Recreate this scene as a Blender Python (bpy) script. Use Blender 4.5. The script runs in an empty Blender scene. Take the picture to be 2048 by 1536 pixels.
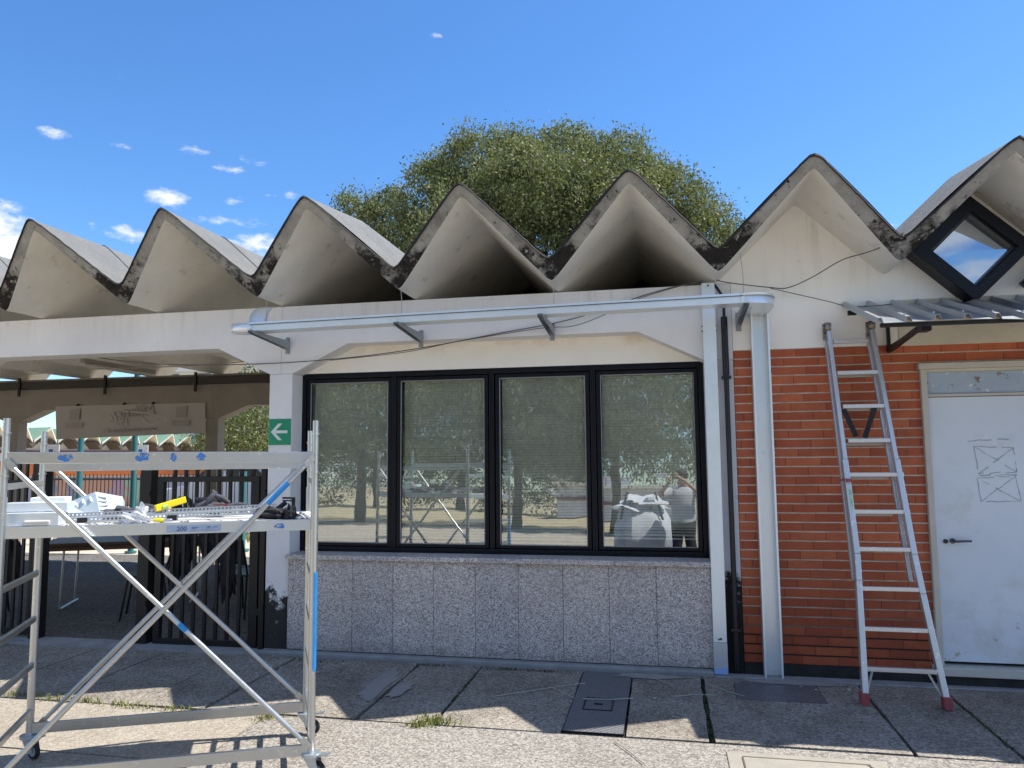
import bpy, math, random
import numpy as np
from mathutils import Vector, Matrix
R = math.radians
sc = bpy.context.scene
COL = sc.collection
random.seed(7)
G = -1.70                       # ground level: the camera lens is the origin, 1.70 m above the paving

# ---------------------------------------------------------------- camera
cam_d = bpy.data.cameras.new('camera'); cam = bpy.data.objects.new('camera', cam_d); COL.objects.link(cam)
def cam_axes(yaw, pitch, roll):
    cy, sy = math.cos(yaw), math.sin(yaw)
    f = Vector((-sy, cy, 0)); r = Vector((cy, sy, 0)); u = Vector((0, 0, 1))
    cp, sp = math.cos(pitch), math.sin(pitch)
    f2 = f*cp + u*sp; u2 = u*cp - f*sp
    cr, sr = math.cos(roll), math.sin(roll)
    return r*cr + u2*sr, u2*cr - r*sr, f2
CR, CU, CF = cam_axes(R(11.4204), R(5.4287), R(-.5167))
cam.matrix_world = Matrix(((CR.x, CU.x, -CF.x, 0), (CR.y, CU.y, -CF.y, 0), (CR.z, CU.z, -CF.z, 0), (0, 0, 0, 1)))
cam_d.sensor_width = 36; cam_d.lens = 1493.35/2048*36; cam_d.clip_start = .03; cam_d.clip_end = 3000
sc.camera = cam
sc.render.resolution_x, sc.render.resolution_y = 1024, 768
sc.view_settings.view_transform = 'Standard'; sc.view_settings.look = 'None'
sc.view_settings.exposure = .86; sc.view_settings.gamma = 1; sc.view_settings.use_curve_mapping = False

# ---------------------------------------------------------------- node helpers
class NT:
    def __init__(s, nt): s.t = nt; s.n = nt.nodes; s.l = nt.links
    def new(s, t, **k):
        n = s.n.new(t)
        for a, b in k.items(): setattr(n, a, b)
        return n
    def put(s, sock, v):
        if hasattr(v, 'is_output'): s.l.new(v, sock)
        elif v is not None:
            if sock.type == 'RGBA' and len(v) == 3: v = (*v, 1)
            sock.default_value = v
    def math(s, op, a, b=None, c=None, clamp=False):
        n = s.new('ShaderNodeMath', operation=op, use_clamp=clamp)
        s.put(n.inputs[0], a)
        if b is not None: s.put(n.inputs[1], b)
        if c is not None: s.put(n.inputs[2], c)
        return n.outputs[0]
    def vm(s, op, a, b=None):
        n = s.new('ShaderNodeVectorMath', operation=op); s.put(n.inputs[0], a)
        if b is not None: s.put(n.inputs[1], b)
        return n.outputs['Value'] if op in ('DOT_PRODUCT', 'LENGTH') else n.outputs[0]
    def noise(s, vec, scale, detail=4, rough=.55, out='Fac', dist=0):
        n = s.new('ShaderNodeTexNoise'); s.put(n.inputs['Vector'], vec)
        n.inputs['Scale'].default_value = scale; n.inputs['Detail'].default_value = detail
        n.inputs['Roughness'].default_value = rough; n.inputs['Distortion'].default_value = dist
        return n.outputs[out]
    def vor(s, vec, scale, out='Color', feat='F1'):
        n = s.new('ShaderNodeTexVoronoi', feature=feat); s.put(n.inputs['Vector'], vec)
        n.inputs['Scale'].default_value = scale
        return n.outputs[out]
    def mapr(s, v, a, b, c=0., d=1., smooth=False):
        n = s.new('ShaderNodeMapRange', clamp=True)
        if smooth: n.interpolation_type = 'SMOOTHSTEP'
        s.put(n.inputs[0], v)
        for i, x in enumerate((a, b, c, d)): n.inputs[1+i].default_value = x
        return n.outputs[0]
    def mix(s, f, a, b, mode='MIX'):
        n = s.new('ShaderNodeMix', data_type='RGBA', blend_type=mode)
        s.put(n.inputs[0], f); s.put(n.inputs[6], a); s.put(n.inputs[7], b)
        return n.outputs[2]
    def ramp(s, f, stops, interp='LINEAR'):
        n = s.new('ShaderNodeValToRGB'); s.put(n.inputs[0], f); cr = n.color_ramp; cr.interpolation = interp
        while len(cr.elements) < len(stops): cr.elements.new(.5)
        for e, (p, c) in zip(cr.elements, stops): e.position = p; e.color = (*c, 1)
        return n.outputs[0]
    def bump(s, h, strength, dist=.01):
        n = s.new('ShaderNodeBump'); s.put(n.inputs['Height'], h)
        n.inputs['Strength'].default_value = strength; n.inputs['Distance'].default_value = dist
        return n.outputs[0]
    def xyz(s, v):
        n = s.new('ShaderNodeSeparateXYZ'); s.put(n.inputs[0], v); return n.outputs
    def comb(s, x, y, z):
        n = s.new('ShaderNodeCombineXYZ')
        for i, a in enumerate((x, y, z)): s.put(n.inputs[i], a)
        return n.outputs[0]

# ---------------------------------------------------------------- sun and sky
SUN = Vector((.485, .166, 1)).normalized()      # towards the sun
sl = bpy.data.lights.new('sun', 'SUN'); sl.energy = 4.2; sl.angle = R(.5); sl.color = (1, .955, .88)
so = bpy.data.objects.new('sun', sl); COL.objects.link(so)
so.rotation_euler = SUN.to_track_quat('Z', 'Y').to_euler()
W = bpy.data.worlds.new('World'); sc.world = W; W.use_nodes = True
w = NT(W.node_tree); w.n.clear()
sky = w.new('ShaderNodeTexSky', sky_type='NISHITA'); sky.sun_disc = False
sky.sun_elevation = math.asin(SUN.z); sky.sun_rotation = math.atan2(SUN.x, SUN.y)
sky.air_density = 1.0; sky.dust_density = .35; sky.ozone_density = 2.4; sky.altitude = 100
hs = w.new('ShaderNodeHueSaturation'); w.l.new(sky.outputs[0], hs.inputs['Color'])
hs.inputs['Saturation'].default_value = 1.2; hs.inputs['Value'].default_value = 1.0
tc = w.new('ShaderNodeTexCoord').outputs['Generated']
def pdir(u, v):                                  # compass direction of a cloud
    return (CR*((u-1024)/1493.35) - CU*((v-768)/1493.35) + CF).normalized()
puffs = [(105, 268, 26, 10, .8), (232, 290, 22, 7, .6), (372, 296, 24, 10, .75), (405, 305, 18, 5, .5), (458, 338, 26, 9, .8),
         (505, 320, 30, 10, .6), (332, 396, 34, 18, 1.0), (583, 389, 14, 9, .8), (425, 440, 34, 9, .7), (500, 446, 32, 11, .75),
         (255, 467, 34, 15, .85), (470, 405, 22, 10, .6), (500, 400, 40, 10, .5), (520, 492, 62, 22, .95), (455, 490, 30, 12, .7), (0, 500, 52, 75, 1.15), (12, 412, 18, 10, .6),
         (808, 67, 16, 6, .5), (870, 72, 14, 6, .6), (185, 452, 10, 8, .6), (1800, 445, 70, 18, .55), (246, 160, 18, 22, .25), (236, 225, 14, 30, .22), (40, 415, 16, 8, .5), (540, 390, 16, 5, .45)]
mask = None
for u, v, a, b, st in puffs:
    d0 = pdir(u, v); e1 = d0.cross(Vector((0, 0, 1))).normalized(); e2 = e1.cross(d0)
    x = w.math('DIVIDE', w.vm('DOT_PRODUCT', tc, tuple(e1)), a/1493.); y = w.math('DIVIDE', w.vm('DOT_PRODUCT', tc, tuple(e2)), b/1493.)
    r2 = w.math('ADD', w.math('MULTIPLY', x, x), w.math('MULTIPLY', y, y))
    m = w.math('MULTIPLY', w.mapr(r2, 0, 2.2, 1, 0), st*.9)
    fr = w.math('GREATER_THAN', w.vm('DOT_PRODUCT', tc, tuple(d0)), 0.)
    m = w.math('MULTIPLY', m, fr)
    mask = m if mask is None else w.math('MAXIMUM', mask, m)
stretch = w.new('ShaderNodeMapping'); w.l.new(tc, stretch.inputs[0]); stretch.inputs['Scale'].default_value = (1, 1, 2.2)
nz = w.noise(stretch.outputs[0], 42, 7, .62)
nz2 = w.noise(stretch.outputs[0], 9, 4, .5)
cl = w.mapr(w.math('ADD', mask, w.math('MULTIPLY', w.math('SUBTRACT', nz, .5), 1.5)), .38, 1.05, 0, 1, True)
cl = w.math('MULTIPLY', cl, w.mapr(mask, .02, .25))
back = w.math('MULTIPLY', w.mapr(nz2, .46, .62, 0, .75, True), w.mapr(w.xyz(tc)[1], -.1, -.4))   # a few clouds behind the photographer
cl = w.math('MAXIMUM', cl, back)
skyc = w.mix(cl, w.mix(1., hs.outputs[0], (.88, 1.04, 1.20), 'MULTIPLY'), (5.6, 5.8, 6.1))
bg = w.new('ShaderNodeBackground'); w.l.new(skyc, bg.inputs[0]); bg.inputs[1].default_value = .102
wo = w.new('ShaderNodeOutputWorld'); w.l.new(bg.outputs[0], wo.inputs[0])

# ---------------------------------------------------------------- materials
def mat(name, c1, c2=None, scale=4, rough=.8, metal=0., bump=0., bscale=60, spots=(), spec=.4, fine=0., aniso=None, streak=None):
    m = bpy.data.materials.new(name); m.use_nodes = True; t = NT(m.node_tree)
    p = t.n['Principled BSDF']; pos = t.new('ShaderNodeNewGeometry').outputs['Position']
    if c2 is None: c2 = tuple(x*.86 for x in c1)
    vec = pos
    if aniso: vec = t.vm('MULTIPLY', pos, aniso)
    n1 = t.noise(vec, scale, 6, .62)
    c = t.mix(t.mapr(n1, .3, .7), c1, c2)
    if fine:
        f = t.noise(pos, 130, 3, .8); c = t.mix(1., c, t.ramp(f, [(.3, (1-fine,)*3), (.7, (1.,)*3)]), 'MULTIPLY')
    z = t.xyz(pos)[2]
    for (col, s, thr, soft, z0, z1, hw) in spots:
        n = t.noise(t.vm('ADD', pos, (s*3.1, s, 1.7*s)), s, 8, .68)
        v = t.math('ADD', n, t.math('MULTIPLY', t.mapr(z, z0, z1), hw)) if hw else n
        c = t.mix(t.mapr(v, thr, thr+soft), c, col)
    if streak:
        st = t.noise(t.vm('MULTIPLY', pos, (1., 1., .07)), 11, 6, .7); a = t.math('MULTIPLY', t.mapr(st, .52, .72, 0, streak[1]), t.mapr(z, streak[2], streak[3]))
        c = t.mix(a, c, streak[0])
    t.put(p.inputs['Base Color'], c)
    r = t.mapr(t.noise(vec, scale*3, 4, .6), .3, .7, max(rough-.1, .05), min(rough+.08, 1))
    t.put(p.inputs['Roughness'], r); p.inputs['Metallic'].default_value = metal
    p.inputs['Specular IOR Level'].default_value = spec
    if bump:
        h = t.noise(pos, bscale, 6, .65); t.put(p.inputs['Normal'], t.bump(h, bump, .01))
    return m
def flat(name, c, rough=.6, metal=0., spec=.4):
    return mat(name, c, tuple(x*.8 for x in c), 20, rough, metal, spec=spec)

PLASTER = mat('painted_plaster', (.78, .775, .77), (.70, .69, .69), 2.2, .85, streak=((.40, .38, .35), .45, 1.05, 1.36), bump=.10, bscale=25,
              spots=[((.028, .026, .025), 8, .80, .10, -.85, -1.38, .52), ((.48, .45, .40), 3.1, .66, .12, 0, 1, 0), ((.20, .19, .18), 16, .80, .05, -.4, -1.3, .17)])
PILASTER = mat('pilaster_plaster', (.66, .66, .67), (.56, .56, .58), 2.2, .85, bump=.10, bscale=25,
               spots=[((.014, .013, .012), 5, .64, .10, -.75, -1.5, .62), ((.2, .19, .18), 22, .74, .05, 0, 1, 0)])
GABLEP = mat('cream_plaster', (.92, .89, .83), (.85, .815, .75), 1.8, .87, streak=((.45, .40, .32), .42, 1.0, 1.7), bump=.08, bscale=30,
             spots=[((.40, .36, .29), 2.6, .64, .16, 0, 1, 0)])
CREAM = mat('cream_panel', (.90, .86, .78), (.84, .80, .72), 2.5, .8, bump=.04,
            spots=[((.60, .45, .27), 2., .72, .35, .80, 1.0, .28)])
LINTEL = mat('dirty_cream_plaster', (.62, .57, .45), (.52, .47, .37), 4, .86, bump=.12, bscale=30,
             spots=[((.28, .22, .14), 8, .62, .1, 0, 1, 0), ((.03, .025, .02), 40, .735, .02, 0, 1, 0)])
SOFFIT = mat('soffit_paint', (.80, .77, .70), (.68, .65, .58), 2.4, .88, bump=.14, bscale=18,
             spots=[((.20, .165, .12), 4.5, .60, .22, 1.2, 1.6, .0), ((.12, .10, .08), 13, .70, .06, 0, 1, 0), ((.74, .73, .70), 7, .64, .08, 1.62, 1.42, .10)])
EDGE = mat('weathered_concrete_edge', (.36, .35, .32), (.22, .21, .19), 7, .93, bump=.6, bscale=45,
           spots=[((.33, .31, .28), 5, .64, .1, 0, 1, 0), ((.016, .013, .011), 5, .67, .13, 1.90, 1.52, .31), ((.10, .09, .075), 2.3, .56, .2, 0, 1, 0), ((.36, .33, .28), 21, .60, .05, 0, 1, 0), ((.012, .011, .01), 19, .62, .05, 1.8, 1.5, .08)])
BITUMEN = mat('bitumen_roofing', (.30, .30, .285), (.23, .23, .22), 3, .95, bump=.9, bscale=120, fine=.6,
              spots=[((.24, .23, .21), 6, .66, .1, 0, 1, 0)])
BLACKLIP = flat('bitumen_lip', (.03, .028, .026), .8)
INSIDE = mat('portico_ceiling_concrete', (.22, .195, .165), (.165, .145, .12), 2.2, .9, bump=.1, bscale=20)
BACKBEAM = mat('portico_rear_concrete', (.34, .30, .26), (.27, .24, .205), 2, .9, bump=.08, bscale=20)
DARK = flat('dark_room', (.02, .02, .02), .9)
FRAME = mat('black_anodised_frame', (.006, .008, .013), (.004, .005, .009), 12, .36, spec=.22)
def galv(name, c=(.80, .86, .90), rough=.32, metal=.42, spots=()):
    m = bpy.data.materials.new(name); m.use_nodes = True; t = NT(m.node_tree)
    p = t.n['Principled BSDF']; pos = t.new('ShaderNodeNewGeometry').outputs['Position']
    v = t.vor(pos, 45, 'Color'); g = t.xyz(v)[0]; n = t.noise(pos, 4, 4, .55)
    f = t.math('ADD', t.math('MULTIPLY', g, .22), t.math('MULTIPLY', n, .8))
    c = t.mix(t.mapr(f, .2, 1.), tuple(x*.93 for x in c), tuple(min(1, x*1.03) for x in c))
    for (col, s, thr, soft) in spots:
        c = t.mix(t.mapr(t.noise(pos, s, 6, .7), thr, thr+soft), c, col)
    t.put(p.inputs['Base Color'], c); p.inputs['Metallic'].default_value = metal
    t.put(p.inputs['Roughness'], t.mapr(f, .2, 1., rough-.04, rough+.08))
    t.put(p.inputs['Normal'], t.bump(t.noise(pos, 5, 2, .5), .05, .02))
    return m
GALV = galv('galvanised_sheet'); GALVS = galv('galvanised_tube', (.56, .57, .56), .36, .92, [((.78, .77, .74), 30, .62, .04), ((.22, .21, .20), 42, .68, .04)])
ALU = galv('scuffed_aluminium', (.60, .62, .64), .40, .75, [((.80, .80, .80), 34, .60, .05), ((.16, .15, .14), 50, .70, .04)])
def spray():
    m = bpy.data.materials.new('blue_spray_paint'); m.use_nodes = True; t = NT(m.node_tree); p = t.n['Principled BSDF']
    p.inputs['Base Color'].default_value = (.03, .20, .60, 1); p.inputs['Roughness'].default_value = .5
    pos = t.new('ShaderNodeNewGeometry').outputs['Position']; tr = t.new('ShaderNodeBsdfTransparent'); mx = t.new('ShaderNodeMixShader')
    t.put(mx.inputs[0], t.math('MULTIPLY', t.mapr(t.noise(pos, 38, 5, .7), .38, .56), t.mapr(t.noise(pos, 180, 3, .7), .25, .45)))
    t.l.new(tr.outputs[0], mx.inputs[1]); t.l.new(p.outputs[0], mx.inputs[2]); t.l.new(mx.outputs[0], t.n['Material Output'].inputs[0]); return m
BLUEP = spray()
BLUETUBE = mat('blue_painted_tube', (.03, .27, .62), (.02, .20, .52), 12, .4, spots=[((.5, .52, .52), 30, .72, .03, 0, 1, 0)])
BLACK = flat('black_paint', (.008, .007, .007), .5); BLACKPL = flat('black_plastic', (.012, .013, .018), .35)
RUBBER = flat('rubber', (.02, .02, .02), .7)
WHITEP = mat('white_door_paint', (.68, .73, .80), (.60, .66, .74), 1.6, .5, bump=.03, bscale=12, spots=[((.10, .10, .10), 45, .735, .02, 0, 1, 0), ((.50, .49, .44), 2.4, .56, .25, 0, 1, 0), ((.40, .39, .36), 9, .70, .05, -.9, -1.55, .14)])
TRANSOM = mat('peeling_transom_paint', (.42, .50, .60), (.34, .42, .52), 3, .6, bump=.15, bscale=20,
              spots=[((.22, .17, .12), 7, .585, .02, 0, 1, 0), ((.70, .72, .70), 11, .60, .02, 0, 1, 0)])
JAMB = mat('aged_door_frame', (.58, .55, .48), (.5, .47, .42), 6, .7, bump=.08, spots=[((.25, .22, .18), 22, .68, .04, 0, 1, 0)])
CEMENT = mat('cement_strip', (.40, .40, .39), (.28, .28, .28), 6, .92, bump=.3, bscale=60, fine=.3, spots=[((.12, .12, .12), 9, .62, .08, 0, 1, 0)])
PLINTH = mat('dark_plinth', (.035, .034, .034), (.018, .018, .018), 9, .92, bump=.5, bscale=50, spots=[((.25, .24, .22), 40, .70, .04, 0, 1, 0)])
SLAT = flat('blind_slat', (.93, .95, .91), .45)
RED = mat('red_ladder_foot', (.34, .075, .08), (.26, .06, .065), 10, .6)
GREEN = flat('green_sign', (.01, .30, .15), .4); SIGNW = flat('sign_white', (.78, .80, .80), .4)
YELLOW = flat('yellow_level', (.85, .66, .01), .35)
WHITE = flat('white_card', (.82, .82, .80), .6)
CLOTH = mat('grey_cloth', (.10, .10, .115), (.05, .05, .058), 12, .9, bump=.5, bscale=30)
DARKCL = mat('black_cloth', (.03, .03, .034), (.015, .015, .017), 12, .85, bump=.5, bscale=30)
REDCL = mat('red_black_glove', (.30, .03, .04), (.04, .03, .03), 25, .8)
GREYW = flat('grey_wire', (.10, .095, .09), .6); LIGHTW = flat('pale_wire', (.4, .4, .38), .6)
CORR = galv('corrugated_zinc', (.44, .48, .53), .38, .9, [((.20, .20, .21), 9, .60, .15)])
TEAL = mat('teal_pole_paint', (.05, .20, .22), (.04, .16, .18), 3, .5)
WOOD = mat('table_wood', (.10, .055, .032), (.07, .04, .025), 3, .45, aniso=(1, 12, 12))

def bricks():
    m = bpy.data.materials.new('clinker_brick'); m.use_nodes = True; t = NT(m.node_tree); p = t.n['Principled BSDF']
    pos = t.new('ShaderNodeNewGeometry').outputs['Position']; x, y, z = t.xyz(pos)
    wob = t.math('MULTIPLY', t.math('SUBTRACT', t.noise(pos, 3.5, 3), .5), .006)
    zz = t.math('ADD', t.math('DIVIDE', t.math('SUBTRACT', .822, t.math('ADD', z, wob)), .0717), 0.)
    row = t.math('FLOOR', zz); fz = t.math('FRACT', zz)
    sh = t.math('MULTIPLY', row, .37)
    xx = t.math('ADD', t.math('DIVIDE', x, .262), sh); colm = t.math('FLOOR', xx); fx = t.math('FRACT', xx)
    wn = t.new('ShaderNodeTexWhiteNoise'); t.put(wn.inputs['Vector'], t.comb(colm, row, 0.)); rv = wn.outputs['Value']
    c = t.ramp(rv, [(0, (.44, .100, .042)), (.45, (.53, .130, .052)), (.8, (.60, .165, .066)), (1, (.38, .09, .042))])
    c = t.mix(t.mapr(t.noise(pos, 5, 6, .7), .35, .75, 0, .55), c, (.20, .035, .018))
    c = t.mix(1., c, t.ramp(t.noise(pos, 90, 4, .7), [(.3, (.78,)*3), (.7, (1.06,)*3)]), 'MULTIPLY')
    c = t.mix(t.mapr(t.noise(pos, 26, 6, .7), .70, .76, 0, .5), c, (.50, .42, .34))
    jh = t.mapr(t.math('ABSOLUTE', t.math('SUBTRACT', fz, .5)), .412, .436)             # bed joint
    jv = t.mapr(t.math('ABSOLUTE', t.math('SUBTRACT', fx, .5)), .4905, .4935)           # tight dark perpend
    c = t.mix(t.math('MULTIPLY', jv, .75), c, (.06, .025, .015))
    dirt = t.mapr(t.math('ADD', z, t.math('MULTIPLY', t.noise(pos, 1.4, 3), .35)), -1.22, -1.02)
    jc = t.mix(dirt, (.025, .018, .014), t.mix(t.mapr(t.noise(pos, 6, 5, .7), .35, .7), (.62, .52, .42), (.36, .27, .20)))
    c = t.mix(jh, c, jc)
    c = t.mix(t.mapr(t.math('ADD', z, t.math('MULTIPLY', t.noise(pos, 2.5, 5, .6), .9)), -.75, -.25, .55, 0), c, t.mix(1., c, (.50, .40, .40), 'MULTIPLY'))
    c = t.mix(t.mapr(t.noise(pos, 1.3, 5, .65), .5, .75, 0, .35), c, t.mix(1., c, (.62, .55, .52), 'MULTIPLY'))
    t.put(p.inputs['Base Color'], c); p.inputs['Roughness'].default_value = .62; p.inputs['Specular IOR Level'].default_value = .35
    h = t.math('SUBTRACT', t.math('MULTIPLY', t.noise(pos, 60, 5), .12), t.math('MAXIMUM', jh, t.math('MULTIPLY', jv, .6)))
    t.put(p.inputs['Normal'], t.bump(h, .7, .012))
    return m
BRICK = bricks()
def granite():
    m = bpy.data.materials.new('speckled_granite'); m.use_nodes = True; t = NT(m.node_tree); p = t.n['Principled BSDF']
    pos = t.new('ShaderNodeNewGeometry').outputs['Position']
    d = t.vm('ADD', pos, t.vm('MULTIPLY', t.noise(pos, 110, 3, out='Color'), (.012, .012, .012)))
    g = t.xyz(t.vor(d, 135, 'Color'))[0]
    c = t.ramp(g, [(0, (.11, .105, .10)), (.2, (.22, .205, .195)), (.42, (.40, .355, .33)), (.7, (.52, .475, .445)), (.9, (.62, .59, .56)), (1, (.72, .70, .67))])
    c = t.mix(t.mapr(t.noise(pos, 2.2, 4), .3, .7, 0, .35), c, (.30, .25, .235))
    wn = t.new('ShaderNodeTexWhiteNoise', noise_dimensions='1D'); t.put(wn.inputs['W'], t.math('FLOOR', t.math('DIVIDE', t.math('ADD', t.xyz(pos)[0], 3.044), .3715)))
    c = t.mix(1., c, t.ramp(wn.outputs['Value'], [(0, (1.02, 1.04, 1.08)), (1, (1.2, 1.2, 1.2))]), 'MULTIPLY')
    z = t.xyz(pos)[2]
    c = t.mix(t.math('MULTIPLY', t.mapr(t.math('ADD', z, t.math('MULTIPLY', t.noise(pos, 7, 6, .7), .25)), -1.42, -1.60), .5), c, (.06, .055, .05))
    t.put(p.inputs['Base Color'], c); p.inputs['Roughness'].default_value = .5
    t.put(p.inputs['Normal'], t.bump(g, .08, .003))
    return m
GRANITE = granite()
def aggregate(name, cols, sc_=75, bump=.5, tone=((1, 1, 1), (.82, .80, .77)), stones=True, stripe=False):
    m = bpy.data.materials.new(name); m.use_nodes = True; t = NT(m.node_tree); p = t.n['Principled BSDF']
    pos = t.new('ShaderNodeNewGeometry').outputs['Position']
    g = t.xyz(t.vor(pos, sc_, 'Color'))[0]; dist = t.vor(pos, sc_, 'Distance')
    g2 = t.noise(pos, sc_*1.5, 5, .75)
    c = t.ramp(t.math('ADD', t.math('MULTIPLY', g, .6), t.math('MULTIPLY', g2, .4)), cols)
    c = t.mix(t.mapr(t.noise(pos, 1.1, 6, .6), .3, .7), c, t.mix(1., c, tone[1], 'MULTIPLY'))
    c = t.mix(t.mapr(t.noise(pos, 4.7, 7, .7), .58, .75, 0, .6), c, t.mix(1., c, (.62, .58, .54), 'MULTIPLY'))
    if name == 'weathered_concrete_slab':
        c = t.mix(t.mapr(t.noise(t.vm('ADD', pos, (9., 4., 0.)), 1.9, 8, .72), .44, .66, 0, .75), c, t.mix(1., c, (.58, .56, .54), 'MULTIPLY'))
        c = t.mix(t.mapr(t.noise(t.vm('ADD', pos, (3., 7., 0.)), 15, 6, .7), .60, .68, 0, .6), c, (.07, .065, .055))
    if stones: c = t.mix(t.mapr(t.noise(pos, 34, 6, .75), .70, .74, 0, .8), c, (.52, .50, .46))
    t.put(p.inputs['Base Color'], c); p.inputs['Roughness'].default_value = .93; p.inputs['Specular IOR Level'].default_value = .2
    h = t.math('SUBTRACT', t.math('MULTIPLY', g2, .6), dist)
    if stripe:
        wv = t.new('ShaderNodeTexWave'); t.put(wv.inputs[0], pos); wv.inputs['Scale'].default_value = 5; wv.inputs['Distortion'].default_value = 3.
        wv.inputs['Detail'].default_value = 3; h = t.math('ADD', h, t.math('MULTIPLY', wv.outputs['Fac'], .5))
    t.put(p.inputs['Normal'], t.bump(h, bump, .008))
    return m
AGG = aggregate('washed_aggregate', [(.1, (.11, .098, .085)), (.35, (.235, .213, .185)), (.6, (.335, .31, .275)), (.9, (.50, .475, .44))], 88, .6)
SLABM = aggregate('weathered_concrete_slab', [(.1, (.12, .105, .088)), (.4, (.29, .26, .218)), (.65, (.40, .362, .31)), (.95, (.56, .52, .46))], 88, .8)
SLABL = aggregate('warm_concrete_slab', [(.1, (.22, .19, .15)), (.4, (.33, .29, .235)), (.65, (.40, .355, .295)), (.95, (.5, .46, .40))], 95, .5, stripe=True)
PAVERS = aggregate('portico_pavers', [(.1, (.07, .067, .064)), (.5, (.145, .137, .13)), (.95, (.23, .22, .21))], 40, .5, stones=False, stripe=True)
YARD = aggregate('yard_paving', [(.1, (.40, .34, .27)), (.5, (.56, .49, .40)), (.95, (.66, .59, .50))], 20, .4)
ASPH = aggregate('asphalt', [(.1, (.04, .04, .042)), (.5, (.06, .06, .062)), (.95, (.09, .09, .09))], 60, .4, stones=False)
EARTH = aggregate('dry_lawn', [(.1, (.36, .29, .17)), (.5, (.56, .47, .30)), (.95, (.68, .59, .40))], 9, .4, stones=False)
def plate():
    m = mat('checker_plate', (.085, .09, .10), (.06, .063, .07), 5, .55, .35); t = NT(m.node_tree); p = t.n['Principled BSDF']
    pos = t.new('ShaderNodeNewGeometry').outputs['Position']; x, y, z = t.xyz(pos)
    a = t.math('SINE', t.math('MULTIPLY', t.math('ADD', x, y), 150)); b = t.math('SINE', t.math('MULTIPLY', t.math('SUBTRACT', x, y), 150))
    h = t.mapr(t.math('MAXIMUM', a, b), .7, .95)
    c = t.mix(h, (.13, .132, .135), (.26, .265, .275)); t.put(p.inputs['Base Color'], c)
    t.put(p.inputs['Normal'], t.bump(h, .8, .004)); return m
CHECKER = plate()
def leafmat(name, cols, dead=(.30, .22, .08)):
    m = bpy.data.materials.new(name); m.use_nodes = True; t = NT(m.node_tree); p = t.n['Principled BSDF']
    ri = t.new('ShaderNodeNewGeometry').outputs['Random Per Island']
    pos = t.new('ShaderNodeNewGeometry').outputs['Position']
    c = t.ramp(t.math('ADD', t.math('MULTIPLY', ri, .65), t.math('MULTIPLY', t.noise(pos, .9, 3), .45)), cols)
    t.put(p.inputs['Base Color'], c); p.inputs['Roughness'].default_value = .6; p.inputs['Specular IOR Level'].default_value = .22
    tr = t.new('ShaderNodeBsdfTranslucent'); t.put(tr.inputs[0], t.mix(.5, c, (.20, .26, .03)))
    mx = t.new('ShaderNodeMixShader'); mx.inputs[0].default_value = .30
    t.l.new(p.outputs[0], mx.inputs[1]); t.l.new(tr.outputs[0], mx.inputs[2]); t.l.new(mx.outputs[0], t.n['Material Output'].inputs[0])
    return m
LEAF = leafmat('olive_foliage', [(.15, (.050, .068, .032)), (.45, (.130, .150, .066)), (.7, (.225, .235, .105)), (.95, (.36, .345, .20))])
LEAFD = leafmat('dark_foliage', [(.2, (.030, .050, .018)), (.6, (.06, .09, .028)), (.95, (.11, .14, .045))])
LEAFG = leafmat('grass_blades', [(.2, (.10, .13, .04)), (.6, (.20, .22, .07)), (.95, (.40, .34, .15))])
BARK = mat('bark', (.10, .075, .055), (.05, .04, .03), 8, .9, bump=.6, bscale=20)
def glass(name, refl, tint=(.80, .86, .84), rc=(.9, .95, .93)):
    m = bpy.data.materials.new(name); m.use_nodes = True; t = NT(m.node_tree); t.n.remove(t.n['Principled BSDF'])
    pos = t.new('ShaderNodeNewGeometry').outputs['Position']
    nb = t.bump(t.noise(pos, 3.2, 2, .4), .010, .05)
    g = t.new('ShaderNodeBsdfGlossy'); g.inputs['Roughness'].default_value = .0; g.inputs[0].default_value = (*rc, 1); t.put(g.inputs['Normal'], nb)
    tr = t.new('ShaderNodeBsdfTransparent'); tr.inputs[0].default_value = (*tint, 1)
    fz = t.new('ShaderNodeFresnel'); fz.inputs[0].default_value = 1.5
    f = t.math('ADD', fz.outputs[0], refl, clamp=True)
    mx = t.new('ShaderNodeMixShader'); t.put(mx.inputs[0], f)
    t.l.new(tr.outputs[0], mx.inputs[1]); t.l.new(g.outputs[0], mx.inputs[2]); t.l.new(mx.outputs[0], t.n['Material Output'].inputs[0])
    return m
PANE = glass('window_glass', .29, (.96, .99, .97)); PANE2 = glass('skylight_glass', .42, (.5, .55, .6), (.85, .92, 1.))
def plasticbag():
    m = bpy.data.materials.new('clear_plastic_bag'); m.use_nodes = True; t = NT(m.node_tree); p = t.n['Principled BSDF']
    p.inputs['Base Color'].default_value = (.85, .87, .88, 1); p.inputs['Roughness'].default_value = .18
    pos = t.new('ShaderNodeNewGeometry').outputs['Position']; t.put(p.inputs['Normal'], t.bump(t.noise(pos, 60, 5, .6), .8, .01))
    tr = t.new('ShaderNodeBsdfTransparent'); mx = t.new('ShaderNodeMixShader'); t.put(mx.inputs[0], t.mapr(t.noise(pos, 45, 4, .6), .3, .7, .1, .7))
    t.l.new(p.outputs[0], mx.inputs[1]); t.l.new(tr.outputs[0], mx.inputs[2]); t.l.new(mx.outputs[0], t.n['Material Output'].inputs[0]); return m
BAGM = plasticbag()

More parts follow.
